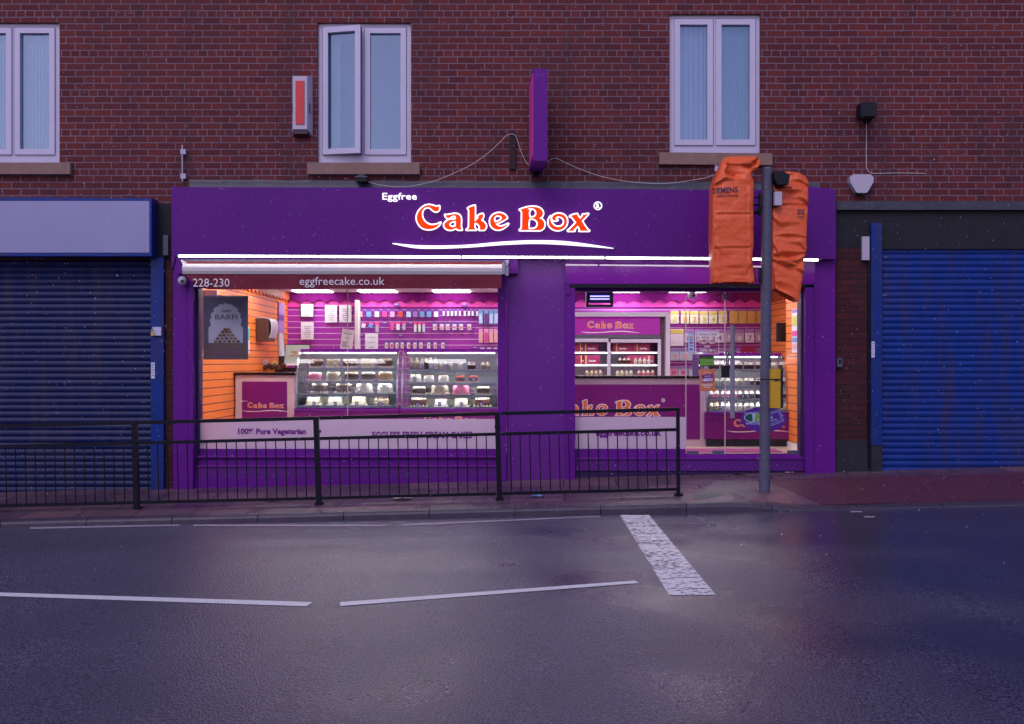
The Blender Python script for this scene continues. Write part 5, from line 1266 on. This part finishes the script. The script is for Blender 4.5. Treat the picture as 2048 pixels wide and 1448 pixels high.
for i, cx in enumerate((1742, 1815, 1880)):
    x0, y0 = q(cx-24, 722); x1, y1 = q(cx+24, 758)
    packet(x0, y0, x1, y1, 'packet_grey', 'packet_white', None, None, 'small pale pack low by the pillar, %s from left' % ORD[i], 'small pale packs')
for i, (cx, cy) in enumerate(((820, 268), (1548, 268), (692, 465), (972, 468), (438, 600), (862, 600), (1660, 733))):
    x0, y0 = q(cx-28, cy-18); x1, y1 = q(cx+28, cy+18)
    t = RB('price_ticket', M['card_purple'], None, x0, y0, x1, y1, YW-.01, YW+.01); tag(t, 'small purple price ticket on the wall, %s' % ('above the coloured packets', 'above the narrow packets', 'below the pink packets', 'between pink and slim packets', 'left of the white certificate', 'above the single digit candles', 'beside the small pale packs')[i], 'price ticket', 'price tickets on the wall')
    RB('print', M['logo_white'], t, x0+2, y0+1.2, x1-2, y0+2, YW-.012, YW-.0105)
# balloon packets behind the door
yel = ['packet_cream', 'packet_yellow', 'packet_yellow', 'packet_yellow', 'packet_cream', 'packet_cream', 'packet_orange', 'packet_orange', 'packet_orange', 'packet_orange']
num = ['packet_lime', 'packet_yellow', 'packet_orange', 'packet_lime', 'packet_lime', 'packet_yellow', 'packet_yellow', 'packet_yellow', 'packet_yellow', 'packet_yellow']
xb = [1341, 1362, 1380.5, 1399.5, 1418, 1437.5, 1459, 1477, 1495, 1513]
num = ['packet_lime', 'gold', 'packet_orange', 'packet_lime', 'packet_lime', 'gold', 'gold', 'packet_lime', 'gold', 'gold']
for i in range(10):
    packet(xb[i], 622, xb[i]+16.3, 647, 'packet_cream' if i < 6 else 'packet_orange', None, str(i), num[i], 'yellow foil balloon packet with number %d, behind the right window' % i, 'foil balloon packets', head='packet_yellow' if i < 6 else 'gold')
for i in range(9):
    packet(1369+i*20.2, 659, 1369+i*20.2+18, 685, 'packet_grey' if i % 3 else 'packet_white', None, str(i+1) if i != 8 else '9', 'packet_lilac' if i % 3 == 0 else 'packet_white', 'silver grey foil balloon packet, %s from left behind the opening times' % ORD[i], 'foil balloon packets', head='packet_lilac')
packet(1341, 658, 1367, 692, 'packet_white', None, None, None, 'white and purple balloon poster beside the fridge', None, cat='poster', head='packet_yellow')
for i, (x, c, t) in enumerate(((1341, 'packet_sky', '0'), (1360, 'packet_sky', '1'), (1378, 'packet_sky', '2'), (1398, 'packet_sky', ''), (1417, 'gold', ''), (1425, 'packet_rose', ''), (1438, 'packet_white', ''), (1453, 'packet_grey', ''), (1474, 'packet_white', ''), (1510, 'packet_lilac', ''), (1530, 'packet_rose', ''), (1543, 'gold', ''))):
    packet(x, 696, x+(18 if i < 4 else 11), 721, c, None, t or None, 'packet_rose', '%s packet, %s in the third row right' % (('pale blue pink number %s' % t) if t else {'packet_sky': 'pale blue', 'gold': 'golden', 'packet_rose': 'rose', 'packet_white': 'white', 'packet_grey': 'grey', 'packet_lilac': 'lilac'}[c], ORD[i]), 'foil balloon packets', head='packet_lilac')
for i, (x, c, t) in enumerate(((1338, 'packet_pink', '0'), (1357, 'packet_sky', '1'), (1377, 'packet_sky', ''))):
    packet(x, 732, x+18, 752, c, None, t or None, 'packet_hot', '%s packet%s in the lowest row by the fridge' % (c[7:], ' with number %s' % t if t else ' without number'), 'foil balloon packets', head='packet_lilac')
BT = RB('snack_box', M['card_pink'], None, 1483, 693, 1510, 721, YW-.1, YW); tag(BT, 'magenta box with a picture of biscuits above the door case', 'box')
bm = bmesh.new()
for i in range(6): blob(bm, W(1490+(i % 3)*6, 706+(i//3)*6+(i % 2)*2, YW-.105), .026, .7)
fin(bm, 'biscuit_picture', M['cake_nut'], BT)
SH = BX('wall_shelf', M['mag_plain'], None, W(1395, 0, 5.0).x, 4.4, 4.95, 5.28, W(0, 725, 5.0).z, W(0, 722.5, 5.0).z); tag(SH, 'magenta shelf on the back wall above the door case', 'shelf')

# ------------------------------------------------------------------ papers, posters, fittings
def sheet(name, x0, y0, x1, y1, Y, label, cat, m='paper', lines=5, heading=None, frame=None):
    s = RB(name, M[frame or m], None, x0, y0, x1, y1, Y, Y+.006); tag(s, label, cat)
    if frame: RB('paper', M[m], s, x0+1.3, y0+1.3, x1-1.3, y1-1.3, Y-.002, Y-.0004)
    bm = bmesh.new(); w = x1-x0; h = y1-y0
    for k in range(lines):
        yy = y0+h*(.22+.62*k/max(1, lines-1)); ins = .2+.12*((k*7) % 3)/2
        rect(bm, x0+w*ins, yy, x1-w*ins, yy+h*.025, Y-.004, Y-.003)
    fin(bm, 'print', M['ink'], s)
    if heading: TX('heading', M['ink'], s, heading, x0+w*.18, y0+h*.06, x1-w*.2, y0+h*.15, Y-.004)
    return s
def q5(x, y): return 280+x/5.363, 470+y/5.363
a, b_ = q5(1720, 735), q5(1865, 882); sheet('framed_certificate', *a, *b_, YW, 'pale certificate in dark frame near the orange wall', 'certificate', frame='black_plastic', lines=3)
a, b_ = q5(1727, 935), q5(1862, 1120); sheet('certificate', *a, *b_, YW, 'cream certificate under the dark framed one', 'certificate', lines=6)
a, b_ = q(53, 268), q(183, 455); sheet('certificate', *a, *b_, YW, 'upper white certificate left of the glass joint', 'certificate', lines=6)
a, b_ = q(207, 268), q(338, 455); sheet('certificate', *a, *b_, YW, 'upper white certificate behind the glass joint', 'certificate', lines=6)
a, b_ = q(484, 573), q(622, 745); sheet('certificate', *a, *b_, YW-.05, 'plain white certificate left of the digit candles', 'certificate', lines=3)
bro = sheet('brochure', *q(215, 528), *q(345, 742), 4.6, 'tilted leaflet reading What\'s inside above the first case', 'leaflet', lines=4)
TX('heading', M['ink'], bro, "What's inside?", *q(228, 560), *q(332, 580), 4.592); RB('picture', M['packet_grey'], bro, *q(230, 660), *q(280, 725), 4.594, 4.597)
bro.rotation_euler.y = .12
# poster on the left window
PO = RB('poster', mat('poster_slate_blue', (.3, .26, .31), .5, var=.15, vs=8), None, 407, 591, 496.5, 719, .135, .14); tag(PO, 'large grey blue BARFI poster hanging inside the left window', 'poster')
YP = .132
RB('brown_band', mat('poster_brown', (.26, .18, .17), .5, var=.2, vs=12), PO, 407.2, 686.5, 496.3, 718.8, YP, YP+.0025)
arch = [(417, 686), (417, 655), (421, 652), (421, 645), (419, 640), (423, 634), (421, 628), (427, 623), (428, 616), (435, 613), (440, 608), (446, 609), (451.5, 605.5), (457, 609), (463, 608), (468, 613), (475, 616), (476, 623), (482, 628), (480, 634), (484, 640), (482, 645), (482, 652), (486, 655), (486, 686)]
pf = bmesh.new(); prism(pf, [(409, 593), (494.5, 593), (494.5, 686), (409, 686)], YP+.001, YP+.0028); fin(pf, 'pattern_border', mat('poster_pattern', (.2, .2, .3), .5, var=.5, vs=90), PO)
pf = bmesh.new(); prism(pf, arch, YP-.001, YP+.0005); fin(pf, 'arch', mat('poster_arch_blue', (.74, .76, .85), .5, var=.12, vs=7), PO)
TX('lettering', M['ink'], PO, 'KAJU & KI', 443, 619.5, 462, 624.5, YP-.003, bold=.03) if False else TX('lettering', M['ink'], PO, 'ANGAN KI', 443, 619.5, 462, 624.5, YP-.003, bold=.03)
TX('lettering', mat('poster_brown_ink', (.1, .055, .06), .6, var=0), PO, 'BARFI', 430.5, 629, 474.5, 639, YP-.003)
bm = bmesh.new(); rnd = random.Random(3)
for lv, (yy, xs_) in enumerate(((683, (431, 440, 449, 458, 467, 476)), (677, (435, 444, 453, 462, 470)), (670.5, (440, 448, 457, 465)), (664, (445, 453, 460)), (659, (450, 457)))):
    for x in xs_:
        s = 4.6; a0 = rnd.uniform(-.5, .5); pts = [(x+s*math.cos(a0+k*math.pi/2+.78), yy+s*.8*math.sin(a0+k*math.pi/2+.78)) for k in range(4)]
        prism(bm, pts, YP-.004-.0012*lv-.0002*(x % 3), YP-.0012, 0 if (int(x)+lv) % 2 else 1)
fin(bm, 'sweet_pieces', [mat('fudge_tan', (.42, .25, .15), .6, var=.2, vs=60), mat('fudge_brown', (.24, .14, .09), .6, var=.2, vs=60)], PO)
logo(PO, 428, 474, 703, YP-.002, mat('poster_logo', (.45, .15, .2), .6, var=0), M['packet_lilac'])
TX('lettering', M['packet_lilac'], PO, 'eggfreecake.co.uk', 440, 713, 463, 716.5, YP-.002)
for i, (x, y) in enumerate(((403.5, 595.5), (499.5, 595.5), (403.5, 712), (499.5, 712))):
    bm = bmesh.new(); lathe(bm, [(.004, 0), (.018, .004), (.019, .012), (.006, .014)], 12, c=W(x, y, .118), axis='y'); fin(bm, 'suction_cup', M['case_glass'], PO)
bk = RB('backing_board', M['packet_white'], None, 402.5, 580, 434, 692, .5, .51); tag(bk, 'white board standing behind the grey poster in the left window', 'board')
# orange wall fittings (left)
TD = empty('towel_dispenser', W(541, 680, 3.6), 'dark and white paper towel dispenser on the left orange wall', 'dispenser')
def on_left(py_, d): return CZ-(py_-724)*d/F
Yd0, Yd1 = 3.1, 3.5
bm = bmesh.new(); z0, z1_ = on_left(683, 15.6), on_left(637, 15.6); box(bm, IX0+.012, IX0+.2, Yd0, Yd1, z0, z1_); fin(bm, 'body', M['cake_choc'], TD, bev=.02)
bm = bmesh.new(); P = smooth_line([(IX0+.01, z1_+.006), (IX0+.16, z1_+.008), (IX0+.24, z1_-.04), (IX0+.25, (z0+z1_)/2), (IX0+.21, z0+.06)], 5)
A = None
for x, z in P:
    r = [bm.verts.new((x, Yd0-.01, z)), bm.verts.new((x, Yd1+.01, z)), bm.verts.new((x-.012, Yd1+.01, z-.012)), bm.verts.new((x-.012, Yd0-.01, z-.012))]
    if A:
        for i in range(4): bm.faces.new((A[i], A[(i+1) % 4], r[(i+1) % 4], r[i]))
    A = r
fin(bm, 'cover', M['white_plastic'], TD)
def wall_sheet(X, Ya, Yb, z0, z1, m, label, cat, parts=()):
    s = BX('wall_sheet', M[m], None, min(X, X+.008), max(X, X+.008), Ya, Yb, z0, z1); tag(s, label, cat)
    for pm, fa, fb, nm in parts: BX(nm, M[pm], s, X+.0085 if X < 0 else X-.003, X+.011 if X < 0 else X-.0005, Ya+.02, Yb-.02, z0+(z1-z0)*fa, z0+(z1-z0)*fb)
    return s
M['teal'] = mat('teal_print', (.06, .42, .36), .6)
wall_sheet(IX0+.013, 2.35, 2.68, on_left(707, 14.8), on_left(653, 14.8), 'paper', 'white and teal notice beside the towel dispenser', 'notice', (('teal', .5, .98, 'print'), ('ink', .1, .14, 'text_line')))
wall_sheet(IX0+.013, 4.55, 4.95, on_left(665, 17.1), on_left(606, 17.1), 'packet_lilac', 'lilac notice high on the orange wall near the corner', 'notice', (('packet_violet', .4, .6, 'print'),))
wall_sheet(3.651, .62, .98, CZ-(705-724)*13.1/F, CZ-(618-724)*13.1/F, 'paper', 'tall white notice with coloured squares on the right orange wall', 'notice', (('packet_lilac', .92, .99, 'heading'), ('packet_lime', .62, .85, 'picture'), ('packet_rose', .08, .2, 'picture'), ('packet_blue', .24, .34, 'picture'), ('packet_hot', .38, .5, 'picture')))
mb = RB('menu_board', M['black_plastic'], None, 1553, 645.5, 1573.5, 683.5, 1.42, 1.46, bev=.004); tag(mb, 'dark grey board behind the signal pole beside the right orange wall', 'board')
# back counter clutter, left
BC = BX('back_worktop', M['granite'], None, IX0+.02, -3.05, 4.3, 5.2, FZ, on_left(735, 16.8)); tag(BC, 'black back counter in the corner by the orange wall', 'counter')
mo = empty('monitor', W(596, 733, 3.7), 'grey till screen behind the first cake case', 'monitor')
RB('screen', mat('lit_grey_screen', (.3, .33, .3), .4, emis=(.3, .33, .3), es=.4, var=.1), mo, 571, 690, 619, 730, 3.7, 3.73); RB('picture', M['cake_speck'], mo, 579, 702, 608, 714, 3.695, 3.699); RB('bezel', M['black_plastic'], mo, 569.5, 688.5, 620.5, 731.5, 3.705, 3.74, bev=.003); RB('stand', M['black_plastic'], mo, 590, 731.5, 598, 745, 3.71, 3.75)
for n_, x0, y0, x1, y1, m_, l_, c_ in (('pen_pot', 557, 712, 568, 730, 'black_plastic', 'black box on the back counter beside the till', 'box'), ('card_reader', 527, 719, 533, 731, 'white_plastic', 'small white socket box low on the orange wall', 'socket'), ('paper_stack', 571, 727, 592, 731, 'paper', 'stack of white papers in front of the till screen', 'papers')):
    tag(RB(n_, M[m_], None, x0, y0, x1, y1, 3.6, 3.7, bev=.004), l_, c_)
bm = bmesh.new(); tube(bm, [W(565, 728, 3.65), W(560, 667, 3.75)], .05, 12); tag(fin(bm, 'rolled_poster', M['white_plastic'], smooth=True), 'white rolled sheet leaning in the corner beside the till', 'roll')
bm = bmesh.new(); P = [W(549+5*math.cos(t), 729+6*math.sin(t), 3.5) for t in [math.pi+k*math.pi/8 for k in range(9)]]; tube(bm, P, .012, 8); tag(fin(bm, 'tape_loop', M['packet_yellow'], smooth=True), 'yellow looped handle on the back counter', 'handle')
bm = bmesh.new()
for i in range(9): blob(bm, W(530+i*4.5, 735-(i % 3)*2, 3.6+.05*(i % 2)), .06, .7)
tag(fin(bm, 'black_bag', M['cake_choc']), 'dark bag lying on the back counter by the orange wall', 'bag')
# insect killer
IK = empty('insect_killer', W(1199, 613, .6), 'black insect killer with blue tubes hanging inside the right window', 'insect killer')
bm = bmesh.new()
for a in ((1172.5, 579, 1226.5, 583), (1172.5, 609, 1226.5, 613.5)): rect(bm, *a, .55, .68)
rect(bm, 1172.5, 583, 1177, 609, .55, .68); rect(bm, 1222, 583, 1226.5, 609, .55, .68); fin(bm, 'frame', M['black_plastic'], IK, bev=.004)
RB('back_plate', M['purple_dark'], IK, 1177, 583, 1222, 606, .66, .67)
M['uv'] = mat('blue_tube', (.3, .3, 1), .4, var=0, emis=(.35, .32, 1), es=3)
for y in (592.5, 598): 
    bm = bmesh.new(); tube(bm, [W(1180, y, .6), W(1219, y, .6)], .008, 8); fin(bm, 'tube', M['uv'], IK, smooth=True)
bm = bmesh.new()
for i in range(11): rect(bm, 1180+i*3.8, 584, 1180.3+i*3.8, 608, .565, .57)
fin(bm, 'grille', M['grey_metal'], IK)
# stickers on the glass
YG = GY-.004
OT = RB('opening_times', M['logo_white'], None, 1394, 664, 1436, 673, YG-.002, YG); tag(OT, 'white opening times lettering on the glass beside the door', 'sticker')
TX('lettering', M['ink'], OT, 'OPENING TIMES', 1396, 666.5, 1434, 671, YG-.004)
for s, a in (('MON - SAT', (1400, 675.5, 1428, 680)), ('11am - 9pm', (1399, 683.5, 1430, 688.5)), ('SUN', (1408, 691, 1420, 695)), ('11am - 8pm', (1400, 698.5, 1430, 703))): TX('lettering', M['logo_white'], OT, s, *a, YG-.003, bold=.03)
bm = bmesh.new(); rect(bm, 1390.7, 661.5, 1391.7, 708, YG-.002, YG); rect(bm, 1437, 661.5, 1438, 708, YG-.002, YG); rect(bm, 1391.8, 661.5, 1436.9, 662.5, YG-.002, YG); rect(bm, 1391.8, 707, 1436.9, 708, YG-.002, YG); fin(bm, 'border', M['logo_white'], OT)
CS = RB('card_payment_sticker', M['packet_sky'], None, 1376.5, 667, 1388, 704, YG-.002, YG); tag(CS, 'pale blue card payment sticker on the glass', 'sticker')
for i, (m_, y) in enumerate((('packet_orange', 673), ('packet_blue', 678), ('logo_purple', 684), ('packet_blue', 690), ('logo_purple', 697))): RB('print', M[m_], CS, 1379, y, 1385.5, y+3, YG-.004, YG-.0025)
HR = RB('hygiene_rating', M['black_plastic'], None, 1399, 711, 1428.5, 732, YG-.002, YG); tag(HR, 'black and green hygiene rating sticker on the side glass', 'sticker')
M['green'] = mat('bright_green', (.18, .5, .03), .5, var=0)
RB('green_panel', M['green'], HR, 1400.5, 717.5, 1427.5, 730.5, YG-.004, YG-.0025)
TX('lettering', M['green'], HR, 'FOOD HYGIENE RATING', 1403, 713, 1426, 716, YG-.004)
bm = bmesh.new()
for i in range(6): lathe(bm, [(.0085 if i < 5 else .014, 0), (.0085 if i < 5 else .014, .001)], 10, c=W(1404+i*3.7+(1 if i == 5 else 0), 725.5, YG-.006), axis='y')
fin(bm, 'rating_dots', M['ink'], HR); TX('lettering', M['green'], HR, '5', 1422.3, 723.5, 1424.8, 727.5, YG-.0075)
TX('lettering', M['ink'], HR, 'VERY GOOD', 1404, 719, 1424, 721.5, YG-.005)
HG = RB('hiring_notice', mat('orange_notice', (.62, .2, .08), .6), None, 1399, 738, 1430, 782, YG-.002, YG); tag(HG, 'orange hiring notice on the glass under the green sticker', 'notice')
bm = bmesh.new(); prism(bm, [(1403.5, 750, ), (1426, 747.5), (1427, 763), (1405, 766.5)], YG-.004, YG-.0025); fin(bm, 'purple_card', M['logo_purple'], HG)
TX('lettering', M['logo_white'], HG, 'HIRING', 1405.5, 757, 1425, 763.5, YG-.006, bold=.04, rise=1.5); TX('lettering', M['logo_white'], HG, 'WE ARE', 1409, 751.5, 1421, 754.5, YG-.006, rise=.8)
bm = bmesh.new(); rect(bm, 1402, 768, 1426, 769, YG-.004, YG-.0025); rect(bm, 1405, 771, 1424, 772, YG-.004, YG-.0025); rect(bm, 1408, 774, 1421, 775, YG-.004, YG-.0025)
tube(bm, [W(1406, 749, YG-.003), W(1412.5, 743, YG-.003), W(1423, 747.5, YG-.003)], .002, 5); fin(bm, 'print', M['logo_white'], HG)
PL = sheet('purple_leaflet', 1385, 709, 1398, 752, .4, 'purple leaflet with white lines inside the glass beside the hygiene sticker', 'leaflet', m='packet_lilac', lines=5); 
# oval sticker
bm = bmesh.new(); c = W(1527.5, 838.5, YG); kk = (YG-CY)/F
ring = [bm.verts.new((c.x+45.5*kk*math.cos(t), YG-.003, c.z+25.5*kk*math.sin(t))) for t in [k*math.pi/24 for k in range(48)]]
bm.faces.new(ring); r_ = bmesh.ops.extrude_face_region(bm, geom=bm.faces[:])
for v in [g for g in r_['geom'] if isinstance(g, bmesh.types.BMVert)]: v.co.y += .003
OV = fin(bm, 'oval_sticker', mat('violet_sticker', (.11, .02, .3), .4, var=.05)); tag(OV, 'purple oval vegetarian approval sticker low on the glass door', 'sticker')
M['dkgreen'] = mat('dark_green', (.008, .09, .05), .5, var=0)
def disc_px(nm, m_, cx, cy, rx, ry, Y, parent, a0=0, a1=6.2832, n=24):
    bm = bmesh.new(); pts = [(cx+rx*math.cos(a0+(a1-a0)*k/n), cy+ry*math.sin(a0+(a1-a0)*k/n)) for k in range(n+(1 if a1 < 6.28 else 0))]
    bm.faces.new([bm.verts.new(W(x, y, Y)) for x, y in pts]); return fin(bm, nm, m_, parent)
disc_px('emblem_ring', M['packet_sky'], 1506, 835, 18, 9.5, YG-.004, OV); disc_px('emblem_half', M['dkgreen'], 1505, 835, 15, 7.8, YG-.0055, OV, 1.57, 4.71); disc_px('emblem_half', M['green'], 1509, 835, 15, 7.8, YG-.0055, OV, -1.57, 1.57)
TX('lettering', M['packet_sky'], OV, 'V', 1503.5, 829, 1511.5, 842, YG-.007, bold=.02)
TX('lettering', M['packet_sky'], OV, 'APPROVED', 1491, 844.5, 1523, 849, YG-.005, bold=.02, rise=-0.5); TX('lettering', M['packet_sky'], OV, 'Vegetarian Society', 1488, 824.5, 1519, 829, YG-.0045, rise=2.5)
bm = bmesh.new()
def frame4(bm, P, w, Y):
    for a, b_ in zip(P, P[1:]+P[:1]):
        d = Vector((b_[0]-a[0], b_[1]-a[1])).normalized(); n_ = Vector((-d.y, d.x))*w
        prism(bm, [(a[0]-n_.x-d.x*w, a[1]-n_.y-d.y*w), (b_[0]-n_.x+d.x*w, b_[1]-n_.y+d.y*w), (b_[0]+n_.x+d.x*w, b_[1]+n_.y+d.y*w), (a[0]+n_.x-d.x*w, a[1]+n_.y-d.y*w)], Y, Y+.001)
        Y -= .0004
frame4(bm, [(1514, 835), (1559, 819), (1567, 842), (1522, 858)], .45, YG-.005); frame4(bm, [(1518, 837), (1557, 823), (1563, 840), (1524, 854)], .35, YG-.005)
fin(bm, 'stamp_frame', M['packet_sky'], OV)
TX('lettering', M['packet_sky'], OV, '100%', 1531, 835, 1546, 840.5, YG-.005, bold=.03, rise=3); TX('lettering', M['packet_sky'], OV, 'Vegetarian', 1527, 842, 1555, 847.5, YG-.005, bold=.01, rise=6)

# ------------------------------------------------------------------ litter, manhole, falling sleet
def litter(px, py, w, m_, label, cat='litter', h=.5):
    lo, hi = -1.4, .0
    for _ in range(40):
        mid = (lo+hi)/2; p = W(px, py, mid)
        if p.z > pz(p.x, mid): lo = mid
        else: hi = mid
    p = W(px, py, lo); bm = bmesh.new(); rnd = random.Random(int(px))
    n = 9; g = [[bm.verts.new((p.x+w*(i/4-.5), p.y+w*h*(j/2-.5), pz(p.x, p.y)+.006+rnd.uniform(0, w*.16))) for j in range(3)] for i in range(5)]
    for i in range(4):
        for j in range(2): bm.faces.new((g[i][j], g[i+1][j], g[i+1][j+1], g[i][j+1]))
    tag(fin(bm, 'litter', M[m_]), label, cat, 'litter on the pavement')
litter(1075, 994, .13, 'packet_blue', 'crumpled blue wrapper on the pavement under the guard rail'); litter(548, 1003, .16, 'paper', 'flat white paper scrap left on the wet pavement'); litter(805, 999, .2, 'packet_cream', 'pale yellow wrapper near the middle rail post')
litter(1344, 949, .07, 'paper', 'small white scrap under the right window sill'); litter(1578, 947, .1, 'packet_rose', 'pink and white wrapper right of the signal pole'); litter(1477, 946, .12, 'cake_choc', 'brown wrapper against the step left of the pole'); litter(1627, 945, .04, 'packet_blue', 'tiny bright blue scrap below the right pilaster'); litter(1725, 980, .05, 'paper', 'white scrap on the red tactile paving'); litter(1690, 942, .04, 'paper', 'tiny white scrap beside the black plinth')
rnd = random.Random(11); bm = bmesh.new()
for i in range(6500):
    d = 4.5+7.3*rnd.random()**.7; X = rnd.uniform(-6.2, 6.2); Z = rnd.uniform(.3, 6.2); r = rnd.uniform(.0011, .0023)
    c = Vector((X, CY+d, Z)); ax = Vector((rnd.uniform(-.5, .1), rnd.uniform(-.3, .3), -1)).normalized(); u = ax.cross(Vector((0, 1, 0))).normalized(); w = ax.cross(u)
    L_ = r*rnd.uniform(1.2, 3.4)
    t, b2 = bm.verts.new(c+ax*L_), bm.verts.new(c-ax*L_); rg = [bm.verts.new(c+r*(math.cos(k*2.094)*u+math.sin(k*2.094)*w)) for k in range(3)]
    for k in range(3): bm.faces.new((t, rg[k], rg[(k+1) % 3])); bm.faces.new((b2, rg[(k+1) % 3], rg[k]))
sn = fin(bm, 'falling_sleet', mat('ice_grain', (.8, .8, .9), .5, var=0)); tag(sn, 'fine white sleet falling in front of the shop', 'sleet', kind='stuff')
